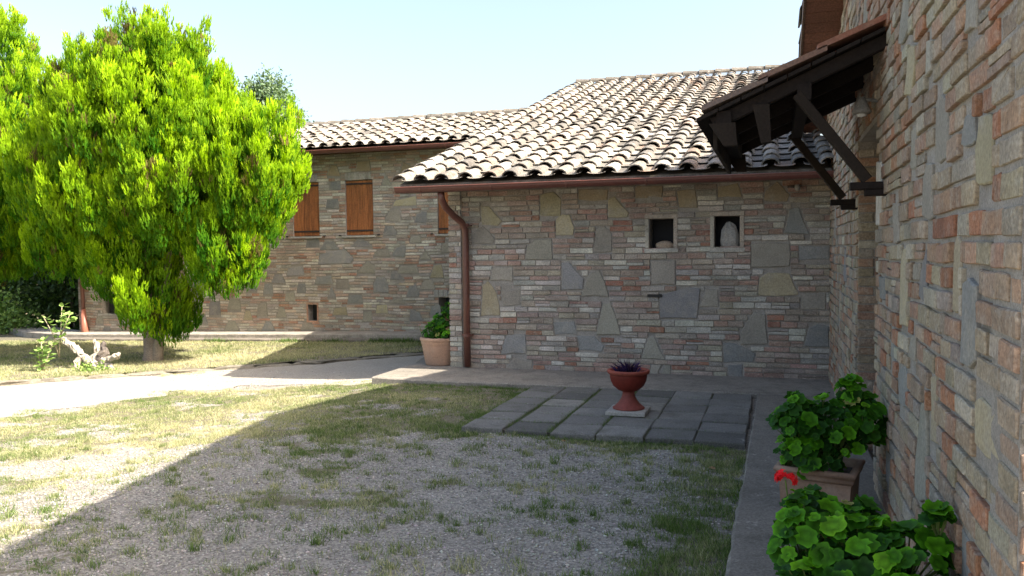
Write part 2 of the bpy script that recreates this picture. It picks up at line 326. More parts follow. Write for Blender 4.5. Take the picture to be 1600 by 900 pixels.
def inpoly(x,y,poly):
    r=np.zeros(np.shape(x),bool); n=len(poly)
    for i in range(n):
        x0,y0=poly[i];x1,y1=poly[(i+1)%n]
        if y0==y1: continue
        r^=((y0>y)!=(y1>y))&(x<(x1-x0)*(y-y0)/(y1-y0)+x0)
    return r
PATHPOLY=PF+[(-4.72,12.7)]+PB[::-1]
xs=np.concatenate([[-400,-150,-70,-40,-28,-20],np.arange(-16,1.01,.1),[3,8,20,60,150,400]])
ys=np.concatenate([[-300,-100,-30,-10,-2],np.arange(1,17.01,.1),[19,23,30,45,90,200,400]])
X,Y=np.meshgrid(xs,ys); Z=gz(X,Y)+(fbm(X*1.5,Y*1.5,5)-.5)*.03*(np.abs(X)<20)*(Y<20)*(Y>0)
ny,nx=X.shape; V=np.stack([X,Y,Z],-1).reshape(-1,3); i=np.arange((ny-1)*(nx-1)); r_,c_=i//(nx-1),i%(nx-1); b_=r_*nx+c_
F=np.stack([b_,b_+1,b_+nx+1,b_+nx],-1)
veg=vegf(X,Y); far=((X<-17)|(Y>18)); veg=np.where(far,.9,veg*np.where(inpoly(X+(vn(X*2.2,Y*2.2,81)-.5)*.9,Y+(vn(X*2.2,Y*2.2,82)-.5)*.9,PATHPOLY),.0,1)*.5)
dirt=smooth(-1.3,-.3,X)*smooth(6.6,5.4,Y)*.35+smooth(6.3,6.8,Y)*smooth(-3,-2.6,X)*.1
C=np.stack([veg,dirt,veg*0],-1).reshape(-1,3)
g=np_mesh('ground',V,F,C,M_GROUND); tag(g,kind='structure'); g.data.polygons.foreach_set('use_smooth',[True]*len(g.data.polygons))
def ribbon(name,A,B,off,m,n=14,colv=(0,0,0),sub=6,kind='structure'):
    def dens(P): 
        o=[]
        for k in range(len(P)-1):
            for j in range(sub): t=j/sub; o.append((P[k][0]*(1-t)+P[k+1][0]*t,P[k][1]*(1-t)+P[k+1][1]*t))
        return np.array(o+[P[-1]])
    a,b=dens(A),dens(B); t=np.linspace(0,1,n)[None,:,None]; G=a[:,None,:]*(1-t)+b[:,None,:]*t
    G+= (np.stack([vn(G[...,0]*3,G[...,1]*3,71),vn(G[...,0]*3,G[...,1]*3,72)],-1)-.5)*.4*((t<.01)|(t>.99))
    gx,gy=G[...,0],G[...,1]; z=gz(gx,gy)+(fbm(gx*1.5,gy*1.5,5)-.5)*.03+off
    V=np.stack([gx,gy,z],-1).reshape(-1,3); nyy,nxx=gx.shape; i=np.arange((nyy-1)*(nxx-1)); r,c=i//(nxx-1),i%(nxx-1); b0=r*nxx+c
    F=np.stack([b0,b0+1,b0+nxx+1,b0+nxx],-1); C=np.tile(np.array(colv,float),(len(V),1))
    o=np_mesh(name,V,F,C,m); tag(o,kind=kind); o.data.polygons.foreach_set('use_smooth',[True]*len(o.data.polygons)); return o
ribbon('gravel_path',PF,PB,.006,M_PATH)
LB=[(-20,17.5),(-18,16),(-15.6,14.25),(-14.9,14.25),(-12,14.25),(-9,14.25),(-4.6,14.25)]
ribbon('lawn',[(x,y+.12) for x,y in PB],LB,.045,M_GROUND,20,(.45,0,0))
def rough_slab(name,pts,ztop,m,th=.1,col=(.27,.25,.23),seed=1,zf=None,step=.12):
    """concrete strip with a worn, uneven edge; pts = (s,half widths) polyline of left/right pairs"""
    rr=random.Random(seed); mb=MB(); L=[];Rr=[]
    for k in range(len(pts)-1):
        (l0,r0),(l1,r1)=pts[k],pts[k+1]; n=max(1,int(max(math.dist(l0,l1),math.dist(r0,r1))/step))
        for j in range(n+(k==len(pts)-2)):
            t=j/n; jl=rr.uniform(-1,1)*.005; 
            L.append((l0[0]+(l1[0]-l0[0])*t+jl,l0[1]+(l1[1]-l0[1])*t+jl*.8)); Rr.append((r0[0]+(r1[0]-r0[0])*t,r0[1]+(r1[1]-r0[1])*t))
    zz=lambda x,y:(zf(x,y) if zf else 0)+ztop
    vs=[];n=len(L)
    for l,r in zip(L,Rr):
        e=((r[0]-l[0]),(r[1]-l[1])); q=math.hypot(*e); ux,uy=e[0]/q*.015,e[1]/q*.015
        zl=zz(*l)+rr.uniform(-.006,.004)
        vs+=[(l[0],l[1],zl-th-.1),(l[0]+rr.uniform(-.006,.006),l[1],zl-.014),(l[0]+ux,l[1]+uy,zl),((l[0]+r[0])/2,(l[1]+r[1])/2,zz((l[0]+r[0])/2,(l[1]+r[1])/2)+.004),(r[0]-ux,r[1]-uy,zz(*r)),(r[0],r[1],zz(*r)-.012),(r[0],r[1],zz(*r)-th-.1)]
    fs=[[i*7+k,i*7+k+1,(i+1)*7+k+1,(i+1)*7+k] for i in range(n-1) for k in range(6)]+[[0,1,2,3,4,5,6],list(range((n-1)*7,n*7))]
    mb.add(vs,fs,col); return mb
SC=(.30,.27,.23)
o=rough_slab('x',[((-4.75,9.1),(-4.75,10.9)),((-4.1,9.06),(-4.1,10.9)),((-.3,9.06),(-.3,10.30)),((.7,9.06),(.7,10.30))],.06,M_CONC,col=SC).build('concrete_strip',M_CONC); tag(o,kind='structure')
o=rough_slab('x',[((-.22,1.2),(.7,1.2)),((-.22,4),(.7,4)),((-.19,6.75),(.7,6.75)),((-.17,9.055),(.7,9.055))],.052,M_CONC,col=(.24,.215,.18),seed=4).build('concrete_strip',M_CONC); tag(o,kind='structure')
# ledge in two courses in front of the far house
o=rough_slab('x',[((-19.5,16.4),(-19,17.2)),((-17,15.0),(-16.6,15.8)),((-15.4,14.45),(-15.4,15.2)),((-4.3,14.45),(-4.3,15.2))],.18,M_CONC,th=.1,col=(.42,.38,.33),zf=lambda x,y:float(gz(x,y)),seed=8).build('concrete_ledge',M_CONC); tag(o,kind='structure')
o=rough_slab('x',[((-15.3,14.2),(-15.3,14.6)),((-4.3,14.2),(-4.3,14.6))],.10,M_CONC,th=.1,col=(.24,.21,.18),zf=lambda x,y:float(gz(x,y)),seed=9).build('concrete_ledge',M_CONC); tag(o,kind='structure')  # darker course: shade below the ledge top put into its colour
# kerb of rough stones between path and lawn
kerb=empty('kerb'); tag(kerb,kind='structure')
def chunk(mb,c,sx,sy,sz,ang,col,rr,j=.16):
    ring=[];vs=[]
    for lz,sc in ((-1,1.0),(.35,1.0),(.85,.88),(1,.6)):
        for k in range(8):
            t=2*math.pi*k/8+.39; cx=max(-.92,min(.92,1.25*cos(t)))*sc*(1+rr.uniform(-j,j)*.5); cy=max(-.92,min(.92,1.25*sin(t)))*sc*(1+rr.uniform(-j,j))
            vs.append((c[0]+cx*sx*cos(ang)-cy*sy*sin(ang),c[1]+cx*sx*sin(ang)+cy*sy*cos(ang),c[2]+lz*sz*(1+rr.uniform(-j,j)*.4)))
    fs=[[i*8+k,i*8+(k+1)%8,(i+1)*8+(k+1)%8,(i+1)*8+k] for i in range(3) for k in range(8)]+[list(range(24,32))]
    mb.add(vs,fs,col)
rr=random.Random(5)
for k in range(1,len(PB)-1):
    (x0,y0),(x1,y1)=PB[k],PB[k+1]; d=math.dist((x0,y0),(x1,y1)); n=int(d/.55); an=math.atan2(y1-y0,x1-x0)
    for j in range(n):
        t=(j+.5)/n; x,y=x0+(x1-x0)*t,y0+(y1-y0)*t; mb=MB(); v=rr.uniform(.8,1.15)
        chunk(mb,(x+rr.uniform(-.02,.02),y+rr.uniform(-.02,.02),float(gz(x,y))+.0),d/n*.56,.08+rr.uniform(-.015,.02),0.055+rr.uniform(-.02,.012),an+rr.uniform(-.07,.07),(.22*v,.195*v,.15*v),rr,.34)
        mb.build('kerb_stone',M_ROCK,kerb)
# paving of concrete slabs
pav=empty('paving',(0,0,0)); tag(pav,kind='structure')
mb=MB(); mb.box((-2.62,6.76,-.05),(-.24,9.05,.036),(.06,.06,.035)); mb.build('joint_soil',M_SOIL,pav)
rr=random.Random(3)
for i in range(6):
    for j in range(6):
        x0=-2.64+i*.405+rr.uniform(-.005,.005); y0=6.74+j*.385+rr.uniform(-.006,.006)
        if j==5: yy=9.045
        else: yy=y0+.368
        wx=.385 if rr.random()<.6 else .395
        wx+=.010
        if i<3: wx-=.020
        z=.050+rr.uniform(-.005,.006); v=rr.choice([.7,.85,1,1,1.15,1.3]); c=(.185*v,.178*v,.162*v)
        if (i,j) in ((1,3),(3,3)): c=(.29,.275,.24)
        if (i,j)==(1,2): c=(.23,.22,.20)
        mb=MB(); e=.008; x1,y1=x0+wx,yy; dz=[rr.uniform(-.005,.005) for _ in range(4)]
        x0+=rr.uniform(-.004,.004); ring=[(x0+rr.uniform(-.006,.006),y0+rr.uniform(-.006,.006)),(x1,y0+rr.uniform(-.006,.006)),(x1+rr.uniform(-.006,.006),y1),(x0,y1)]; inn=[(x0+e,y0+e),(x1-e,y0+e),(x1-e,y1-e),(x0+e,y1-e)]
        vs=[(a,b,-.03) for a,b in ring]+[(a,b,z-e+dz[k]) for k,(a,b) in enumerate(ring)]+[(a,b,z+dz[k]) for k,(a,b) in enumerate(inn)]
        fs=[[k,(k+1)%4,4+(k+1)%4,4+k] for k in range(4)]+[[4+k,4+(k+1)%4,8+(k+1)%4,8+k] for k in range(4)]+[[8,9,10,11]]
        mb.add(vs,fs,c); mb.build('paving_slab',M_SLAB,pav)
# ---------------------------------------------------------------- masonry
PAL=[((0.404,0.204,0.140),.7),((0.432,0.281,0.225),2.0),((0.423,0.335,0.279),2.4),((0.437,0.381,0.301),2.4),((0.590,0.550,0.478),2.6),((0.413,0.381,0.341),1.8),((0.365,0.285,0.237),1.2)]
PALB=[((.46,.26,.18),1.0),((.52,.38,.30),2.4),((.52,.43,.34),2.4),((.62,.57,.49),3.0),((.48,.44,.39),1.6)]
PALR=[((.42,.20,.11),1.6),((.43,.27,.18),3.0),((.42,.31,.22),3),((.42,.34,.235),2.8),((.49,.43,.33),1.8),((.36,.31,.25),1.4)]
STC={'o':(.40,.345,.225),'g':(.325,.30,.245),'b':(.265,.262,.25),'n':(.34,.27,.18)}
def pick(pal,rr):
    t=rr.random()*sum(w for _,w in pal)
    for c,w in pal:
        t-=w
        if t<=0: break
    v=rr.uniform(.82,1.16); return tuple(max(0,min(1,x*v*rr.uniform(.96,1.04))) for x in c)
def ring_piece(out,T,poly,n0,n1,ins,col,rr,crown=.002):
    """prism with a bevelled, slightly uneven face; poly in (s,z)"""
    n=len(poly); cx=sum(p[0] for p in poly)/n; cz=sum(p[1] for p in poly)/n
    def sh(p,k):
        d=math.hypot(p[0]-cx,p[1]-cz) or 1; q=1-k/d; return (cx+(p[0]-cx)*q,cz+(p[1]-cz)*q)
    vs=[T(p[0],n0,p[1]) for p in poly]+[T(p[0],n1-ins*.8,p[1]) for p in poly]
    for p in poly:
        q=sh(p,ins); vs.append(T(q[0],n1+rr.uniform(-.0018,.0018),q[1]))
    vs.append(T(cx,n1+crown,cz))
    fs=[[i,(i+1)%n,n+(i+1)%n,n+i] for i in range(n)]+[[n+i,n+(i+1)%n,2*n+(i+1)%n,2*n+i] for i in range(n)]+[[2*n+i,2*n+(i+1)%n,3*n] for i in range(n)]
    out.append((vs,fs,col))
def brick_poly(a,b,z0,z1,rr,detail,j):
    r=lambda q:rr.uniform(-q,q)
    if not detail: return [(a+r(j),z0+r(j*.5)),(b+r(j),z0+r(j*.5)),(b+r(j),z1+r(j*.5)),(a+r(j),z1+r(j*.5))]
    k=lambda:min(rr.uniform(.002,.009),(b-a)*.15); h=z1-z0
    return [(a+k(),z0+r(.002)),(b-k(),z0+r(.003)),(b+r(j),z0+k()+r(.002)),(b+r(j),z1-k()),(b-k(),z1+r(.002)),((a+b)/2+r(.12*(b-a)),z1+r(.003)),(a+k(),z1+r(.002)),(a+r(j),z1-k()),(a+r(j),z0+k())]
def span(poly,z0,z1):
    xs=[]
    n=len(poly)
    for k in range(n):
        (x0,a),(x1,b)=poly[k],poly[(k+1)%n]
        if z0<=a<=z1: xs.append(x0)
        for z in (z0,(z0+z1)/2,z1):
            if (a-z)*(b-z)<0: xs.append(x0+(x1-x0)*(z-a)/(b-a))
    return (min(xs),max(xs)) if xs else None
def masonry(parent,T,s0,s1,zlo,top,stones,holes,pal,seed,course=(.055,.082),blen=(.15,.31),joint=.012,proud=(.012,.026),detail=True,ins=.0045,keep=290,dist=None,core=.45,hole_depth=.3,colm=M_BRICK):
    rr=random.Random(seed); pieces=[]; z=zlo; vj=joint*.45
    while True:
        h=rr.uniform(*course)
        if z>max(top(s0),top(s1),top((s0+s1)/2),top(6.6)): break
        a0,a1=z+joint/2,z+h-joint/2
        blocks=[]
        for k,p in stones:
            sp=span(p,a0-.004,a1+.004)
            if sp: blocks.append((sp[0]-joint*.8,sp[1]+joint*.8))
        for (x0,x1,y0,y1,*_) in holes:
            if y0<a1-.012 and y1>a0+.012: blocks.append((x0-.004,x1+.004))
        blocks.sort(); segs=[];c=s0
        for u0,u1 in blocks:
            if u0>c: segs.append((c,min(u0,s1)))
            c=max(c,u1)
        if c<s1: segs.append((c,s1))
        for u0,u1 in segs:
            if u1-u0<.034: continue
            x=u0
            if rr.random()<.5 and u0==s0 : L=rr.uniform(blen[0]*.5,blen[0])
            else: L=rr.uniform(*blen)
            while x<u1-.02:
                e=x+L
                if u1-e<blen[0]*.45: e=u1
                if e>u1: e=u1
                zt=min(top(x),top(e))
                if a1<zt:
                    cc=pick(pal,rr); pr=rr.uniform(*proud)
                    b0,b1=a0+rr.uniform(-.002,.003),a1-rr.uniform(-.002,.006)
                    if detail and rr.random()<.10 and h>.066 and e-x>.14:   # split thin slip bricks
                        m_=(b0+b1)/2
                        ring_piece(pieces,T,brick_poly(x+vj/2,e-vj/2,b0,m_-.003,rr,detail,.004),-.02,pr,.003,cc,rr)
                        ring_piece(pieces,T,brick_poly(x+vj/2,e-vj/2,m_+.004,b1,rr,detail,.004),-.02,pr*.8,.003,pick(pal,rr),rr)
                    else:
                        ring_piece(pieces,T,brick_poly(x+vj/2,e-vj/2,b0,b1,rr,detail,.004),-.02,pr,min(ins,(e-x)*.10),cc,rr,rr.uniform(-.001,.003))
                x=e; L=rr.uniform(*blen)
        z+=h
    st=[]
    for k,p in stones:
        q=[];n=len(p)
        for i in range(n):
            (xa,za),(xb,zb)=p[i],p[(i+1)%n]; q.append((xa,za)); d=math.dist(p[i],p[(i+1)%n])
            if detail and d>.07: q.append(((xa+xb)/2+rr.uniform(-.05,.05)*d,(za+zb)/2+rr.uniform(-.05,.05)*d))
        v=rr.uniform(.85,1.15); c=STC[k]; ring_piece(st,T,q,-.02,rr.uniform(proud[0]*.6,proud[1]*.8),.006,(c[0]*v,c[1]*v*rr.uniform(.97,1.03),c[2]*v),rr)
    # mortar core with its openings
    mb=MB(); bs=sorted({s0,s1}|{x for h in holes for x in h[:2] if s0<x<s1}|set(np.arange(s0,s1,.4)))
    for a,b in zip(bs[:-1],bs[1:]):
        cut=sorted((h[2],h[3]) for h in holes if h[0]<=a+1e-6 and h[1]>=b-1e-6); z=zlo-.15
        for y0,y1 in cut:
            if y0>z: mb.add([T(a,0,z),T(b,0,z),T(b,0,y0),T(a,0,y0)],[[0,1,2,3]])
            z=y1
        mb.add([T(a,0,z),T(b,0,z),T(b,0,top(b)),T(a,0,top(a))],[[0,1,2,3]])
        mb.add([T(a,0,top(a)),T(b,0,top(b)),T(b,-core,top(b)),T(a,-core,top(a))],[[0,1,2,3]])
    for s in (s0,s1): mb.add([T(s,0,zlo-.15),T(s,0,top(s)),T(s,-core,top(s)),T(s,-core,zlo-.15)],[[0,1,2,3]])
    for (x0,x1,y0,y1,dp) in holes:
        q=[(x0,y0),(x1,y0),(x1,y1),(x0,y1)]
        for i in range(4):
            a,b=q[i],q[(i+1)%4]; mb.add([T(a[0],0,a[1]),T(b[0],0,b[1]),T(b[0],-dp,b[1]),T(a[0],-dp,a[1])],[[0,1,2,3]])
        mb.add([T(a[0],-dp,a[1]) for a in q],[[0,1,2,3]])
    mb.c=[(.37,.34,.30)]*len(mb.v)
    wall=mb.build('wall',M_MORTAR,parent)
    def score(pc):
        v=pc[0]; n=len(v); c=[sum(p[i] for p in v)/n for i in range(3)]; e=math.dist(v[0],v[(n//3)//2])
        d=math.dist(c,(0,0,1.6)); vis=dist(c) if dist else 1
        return -vis*e/d
    pieces.sort(key=score)
    for vs,fs,c in pieces[:keep]:
        m_=MB(); m_.add(vs,fs,c); m_.build('brick',colm,wall)
    if len(pieces)>keep:
        m_=MB()
        for vs,fs,c in pieces[keep:]: m_.add(vs,fs,c)
        o=m_.build('brickwork',colm,wall); o['kind']='stuff'
    for vs,fs,c in st:
        m_=MB(); m_.add(vs,fs,c); m_.build('stone',M_STONE,wall)
    return wall
# ---------------------------------------------------------------- canal tile roofs
def tile_piece(RT,u,t,r0,r1,L,n0,n1,up_,seg,col,th=.013,yaw=0):
    vs=[];fs=[]
    for (tt,r,nn) in ((t,r0,n0),(t+L,r1,n1)):
        for rad in (r,r-th):
            for k in range(seg+1):
                a=math.pi*k/seg; x=-rad*cos(a); z=rad*sin(a)*(.76 if up_ else -.16)
                vs.append(RT(u+x+yaw*(tt-t),tt,nn+z))
    q=seg+1
    for k in range(seg):
        fs.append([k,k+1,2*q+k+1,2*q+k]); fs.append([q+k,q+k+1,3*q+k+1,3*q+k]); fs.append([k,k+1,q+k+1,q+k])
    for k in (0,seg): fs.append([k,q+k,3*q+k,2*q+k])
    return vs,fs,col
TC=[(.40,.36,.31),(.34,.30,.25),(.45,.41,.36),(.27,.24,.20),(.36,.30,.245),(.19,.17,.145),(.34,.24,.18),(.15,.135,.12)]
def tiled_roof(parent,RT,u0,u1,len_,sp,expo,seed,keep=290,seg=6,ridge=None,name='roof',cols=None,slab=True):
    rr=random.Random(seed); n=int(round((u1-u0)/sp)); rows=int(len_/expo)+1
    sb=MB()
    a=[RT(u0-.02,.05,-.035),RT(u1+.02,.05,-.035),RT(u1+.02,len_,-.035),RT(u0-.02,len_,-.035)]; b=[RT(u0-.02,.05,-.15),RT(u1+.02,.05,-.15),RT(u1+.02,len_,-.15),RT(u0-.02,len_,-.15)]
    sb.add(a+b,[[0,1,2,3],[4,5,6,7],[0,1,5,4],[1,2,6,5],[2,3,7,6],[3,0,4,7]],(.20,.17,.13)); roof=sb.build(name,M_WOOD,parent)
    P=[];Q=[]
    for j in range(rows):
        for i in range(n+1):
            u=u0+i*sp; jt=rr.uniform(-.045,.045)
            def cc():
                c=rr.choice(TC); v=rr.uniform(.85,1.12); return tuple(x*v for x in c)
            if j*expo+.3<len_+.15:
                P.append((j,tile_piece(RT,u+rr.uniform(-.018,.018),j*expo+jt,.102,.088,min(expo+.09,len_-j*expo+.06),.030+rr.uniform(-.008,.010),.004+rr.uniform(-.004,.004),True,seg,cc(),yaw=rr.uniform(-.045,.045),th=.017)))
                if i<n: Q.append((j,tile_piece(RT,u+sp/2+rr.uniform(-.006,.006),j*expo-.05+rr.uniform(-.015,.015),.110,.120,min(expo+.08,len_-j*expo+.06),.046,.020,False,seg-1,cc(),yaw=0,th=.014)))
    both=[]
    for a,b in zip(P,P): pass
    P.sort(key=lambda q:q[0]); Q.sort(key=lambda q:q[0])
    kp=int(keep*.75); kq=keep-kp
    for L_,k in ((P,kp),(Q,kq)):
        for _,(vs,fs,c) in L_[:k]:
            m_=MB(); m_.add(vs,fs,c); m_.build('roof_tile',M_TILE,roof,smooth=False)
    m_=MB()
    for _,(vs,fs,c) in P[kp:]+Q[kq:]: m_.add(vs,fs,c)
    if m_.v: o=m_.build('tiling',M_TILE,roof); o['kind']='stuff'
    if ridge:
        k=0;u=u0-.05
        while u<u1+.1:
            def RTr(a_,b_,c_,u=u): return RT(b_,len_+a_,c_)
            vs,fs,c=tile_piece(RTr,0,u,.12,.10,.45,.05,.03,True,6,tuple(x*q_ for q_ in [rr.uniform(.35,.6)] for x in TC[1]))
            m_=MB(); m_.add(vs,fs,c); m_.build('ridge_tile',M_TILE,roof); u+=.37
    return roof
def roofmap(Y0,Z0,a):
    return lambda u,t,n:(u,Y0+t*cos(a)-n*sin(a),Z0+t*sin(a)+n*cos(a))
def gutter(parent,x0,x1,y,z,r=.06,brk=.95,sag=0):
    mb=MB(); seg=8; n=int((x1-x0)/.5)+1; vs=[]
    for i in range(n+1):
        x=x0+(x1-x0)*i/n
        for k in range(seg+1):
            a=math.pi*k/seg; vs.append((x,y-r*cos(a),z-r*sin(a)*1.05))
        vs.append((x,y-r-.006,z+.006)); 
    q=seg+2
    fs=[[i*q+k,i*q+k+1,(i+1)*q+k+1,(i+1)*q+k] for i in range(n) for k in range(seg)]+[[i*q,i*q+seg+1,(i+1)*q+seg+1,(i+1)*q] for i in range(n)]
    fs+=[list(range(seg+1)),list(range(n*q,n*q+seg+1))]
    mb.add(vs,fs,(.125,.042,.032)); mb.tube([(x0,y-r-.003,z+.004),(x1,y-r-.003,z+.004)],.007,6,(.17,.06,.045))
    g_=mb.build('gutter',M_METAL,parent)
    x=x0+.35
    while x<x1:
        m2=MB(); pts=[(x,y-(r+.004)*cos(math.pi*k/8),z-(r+.004)*sin(math.pi*k/8)*1.05) for k in range(9)]
        for a_,b_ in zip(pts[:-1],pts[1:]): m2.beam(a_,b_,.022,.006,(.15,.06,.045),upv=(1,0,0) if False else (0,0.01,1),bev=.001)
        m2.build('gutter_bracket',M_METAL,g_); x+=brk
    return g_
# ---------------------------------------------------------------- the low brick house across the court
def wav(s,z,a=.006): return a*(float(vn(s*1.7,z*.8,31))-.5)*2
h1=empty('brick_house',(-1.8,10.2,0)); tag(h1,'low brick and rubble stone house with sloping clay tile roof and two small niches','house')
def atzero(o,p): # keep children in world coordinates
    o.matrix_parent_inverse=Matrix.Translation(-Vector(p.location))
W1=Matrix.Translation(-h1.location)
T1=lambda s,n,z:(s+1.8,0.02-n+.0,z+wav(s,z))
NICH=[(-1.475,-1.18,1.62,1.985,.3),(-.69,-.395,1.62,2.0,.3)]
NH=[(a-.055,b+.055,c-.055,d+.055) for a,b,c,d,_ in NICH]
top1=lambda s:2.56
def d1(c): return 1
wl=masonry(h1,T1,-3.965,.62,.05,top1,MIDST,[(a,b,c,d,.3) for a,b,c,d,_ in NICH] ,PAL,11,dist=lambda c:1)
MB.off=(0,0,0)
Tq=lambda s,n,z:(s+1.8,0.02-n-.03,z)
rr=random.Random(2)
mb=MB(); mb.box((-4.13+1.8,-.012,-.1),(-3.965+1.8,.5,2.56),(.37,.34,.30)); q=mb.build('quoin',M_MORTAR,h1)
z=.05
while z<2.5:
    h=rr.uniform(.062,.078); P=[]; c=rr.choice([-4.03,-4.06,-4.0]) if rr.random()<.45 else None
    ed=[-4.145,c,-3.962] if c else [-4.145,-3.962]
    for a,b in zip(ed[:-1],ed[1:]): ring_piece(P,lambda s,n,z:(s+1.8,-.012-n,z),brick_poly(a+.003,b-.004,z+.006,z+h-.006,rr,True,.003),-.15 if a<-4.1 else -.02,rr.uniform(.010,.018),.0045,pick(PAL,rr),rr)
    for vs,fs,cc in P: m_=MB(); m_.add(vs,fs,cc); m_.build('brick',M_BRICK,q)
    z+=h
# side and rear of the house
mb=MB(); mb.box((-4.12+1.8,.45,-.4),(2.38,9.7,2.3),(.42,.35,.28)); mb.box((-4.12+1.8,.0,-.4),(-3.95+1.8,.46,2.5),(.42,.35,.28))
sl_=math.atan(.31)
mb.add([(-2.32,.3,2.2),(-2.32,9.7,2.2),(-2.32,9.7,5.2),(2.38,.3,2.2),(2.38,9.7,2.2),(2.38,9.7,5.2)],[[0,1,2],[3,4,5],[0,2,5,3],[1,2,5,4]],(.42,.35,.28))
mb.build('side_wall',M_BRICK,h1)
RT1=lambda u,t,n:(u+1.8,-.54+t*cos(sl_)-n*sin(sl_),2.50+t*sin(sl_)+n*cos(sl_))
tiled_roof(h1,RT1,-4.60,.56,10.75,.304,.36,21,keep=290,seg=6,ridge=True)
gutter(h1,-4.62+1.8,.61+1.8,-.60,2.425,.062)
mb=MB(); mb.box((-4.6+1.8,-.52,2.36),(.60+1.8,-.49,2.475),(.22,.185,.145)); mb.build('fascia_board',M_TILE,h1)
mb=MB(); pts=[(-4.03,9.665,2.36),(-4.03,9.69,2.27),(-4.02,9.78,2.18),(-3.97,9.95,2.07),(-3.91,10.07,1.99),(-3.885,10.12,1.9),(-3.88,10.125,1.75),(-3.88,10.125,1.0),(-3.875,10.125,.08)]
mb.tube([(x+1.8,y-10.2,z) for x,y,z in pts],[.045]*9,12,(.13,.05,.036)); dp=mb.build('downpipe',M_METAL,h1,smooth=True)
for zz in (.5,1.95):
    mb=MB(); mb.tube([(-3.88+1.8,-.075,zz-.02),(-3.88+1.8,-.075,zz+.02)],.052,12,(.15,.06,.045)); mb.box((-3.95+1.8,-.075,zz-.008),(-3.81+1.8,.0,zz+.008),(.13,.05,.04)); mb.build('pipe_clamp',M_METAL,dp)
# frames of split brick round the two niches
rr=random.Random(9)
for (a,b,c,d,_) in NICH:
    fr=empty('niche_frame',(0,0,0),h1); fr.location=((a+b)/2+1.8,0,c)
    ox,oz=(a+b)/2,c
    for (x0,x1,z0,z1,cc) in ((a-.05,a-.004,c-.0,d,(.55,.51,.42)),(b+.004,b+.05,c,d,(.52,.44,.36)),(a-.055,b+.055,d+.003,d+.05,(.50,.42,.34)),(a-.06,b+.06,c-.055,c-.003,(.58,.55,.48))):
        mb=MB(); P=[]; ring_piece(P,lambda s,n,z:(s-ox,.02-n,z-oz),brick_poly(x0,x1,z0,z1,rr,True,.002),-.05,.03,.004,cc,rr)
        mb.add(*P[0]); mb.build('brick',M_BRICK,fr)
    mb=MB(); mb.box((a-ox+.002,.285,c-oz+.002),(b-ox-.002,.30,d-oz-.002),(.02,.02,.022)); mb.build('niche_shade',M_DARK,fr)  # near-black sheet stands in for the shade inside the niche
mb=MB(); mb.box((-1.50+1.8,-.012,1.015),(-1.32+1.8,.05,1.05),(.03,.028,.025)); mb.build('vent_slot',M_DARK,h1)  # solid dark box, its colour stands in for shade inside the slot
# two rocks displayed in the niches
def lump(name,c,r,seed,m,col,tall=1,parent=None):
    rr=random.Random(seed); vs=[];N1,N2=9,14
    for i in range(N1+1):
        ph=math.pi*i/N1
        for k in range(N2):
            t=2*math.pi*k/N2; n=.75+.5*float(fbm(np.array(sin(ph)*cos(t)*1.6+seed),np.array(cos(ph)*1.6+sin(ph)*sin(t)*1.3),seed))
            z=max(cos(ph)*tall*n,-.55*tall)
            vs.append((c[0]+r[0]*sin(ph)*cos(t)*n,c[1]+r[1]*sin(ph)*sin(t)*n,c[2]+r[2]*(z+.55*tall)))
    fs=[[i*N2+k,i*N2+(k+1)%N2,(i+1)*N2+(k+1)%N2,(i+1)*N2+k] for i in range(N1) for k in range(N2)]
    mb=MB(); mb.add(vs,fs,col); return mb.build(name,m,parent)
o=lump('rock',(-1.30,10.29,1.62),(.115,.07,.06),3,M_ROCK,(.48,.36,.26)); tag(o,'low brownish wedge of rock lying in the left of the two wall niches','rock')
o=lump('rock',(-.515,10.29,1.62),(.11,.075,.20),6,M_ROCK,(.42,.40,.37)); tag(o,'tall grey rock standing upright in the right of the two wall niches','rock')
# small sensor lamp under the eaves
t=empty('security_light',(.235,10.19,2.31)); tag(t,'small round security light under the eaves by the inner corner','lamp')
mb=MB(); mb.lathe([(0,.03),(.03,.03),(.034,.0),(.028,-.03),(.012,-.042),(0,-.042)],(.02,-.06,0),14,(.42,.40,.37)); mb.build('lens_housing',M_ROCK,t,True)
mb=MB(); mb.box((-.09,-.03,.0),(.05,-.005,.03),(.10,.07,.05)); mb.beam((-.08,-.04,.01),(.0,-.05,.0),.02,.02,(.1,.08,.07)); mb.build('mount',M_DARK,t)
# ---------------------------------------------------------------- the far house
h2=empty('brick_house',(-9.8,15,0)); tag(h2,'long brick house behind the trees with brown shuttered windows and tiled roof','house')
T2=lambda s,n,z:(s+9.8,-n,z+wav(s,z,.01))
top2=lambda s:3.75
SH=[(-9.60,-8.98),(-8.36,-7.74),(-6.32,-5.70),(-12.3,-11.68)]
HO=[(a,b,1.955,3.09,.07) for a,b in SH]+[(-9.29,-9.07,.2,.54,.22),(-6.33,-5.7,-.35,.71,.4),(-14.68,-13.94,.28,.72,.25)]
masonry(h2,T2,-15.35,-4.14,-.32,top2,BACKST,HO,PALB,31,course=(.050,.066),blen=(.12,.32),joint=.011,proud=(.008,.016),detail=False,keep=290,dist=lambda c:1)
mb=MB(); mb.box((-15.35+9.8,.43,-.6),(5.7,4.8,3.5),(.42,.36,.30)); mb.box((-15.36+9.8,.0,-.6),(-15.2+9.8,.44,3.7),(.42,.36,.30))
mb.add([(-5.55,.1,3.4),(-5.55,5.2,3.4),(-5.55,2.6,4.45),(5.7,.1,3.4),(5.7,5.2,3.4),(5.7,2.6,4.45)],[[0,1,2],[3,5,4],[0,2,5,3],[1,4,5,2]],(.42,.36,.30)); mb.build('side_wall',M_BRICK,h2)
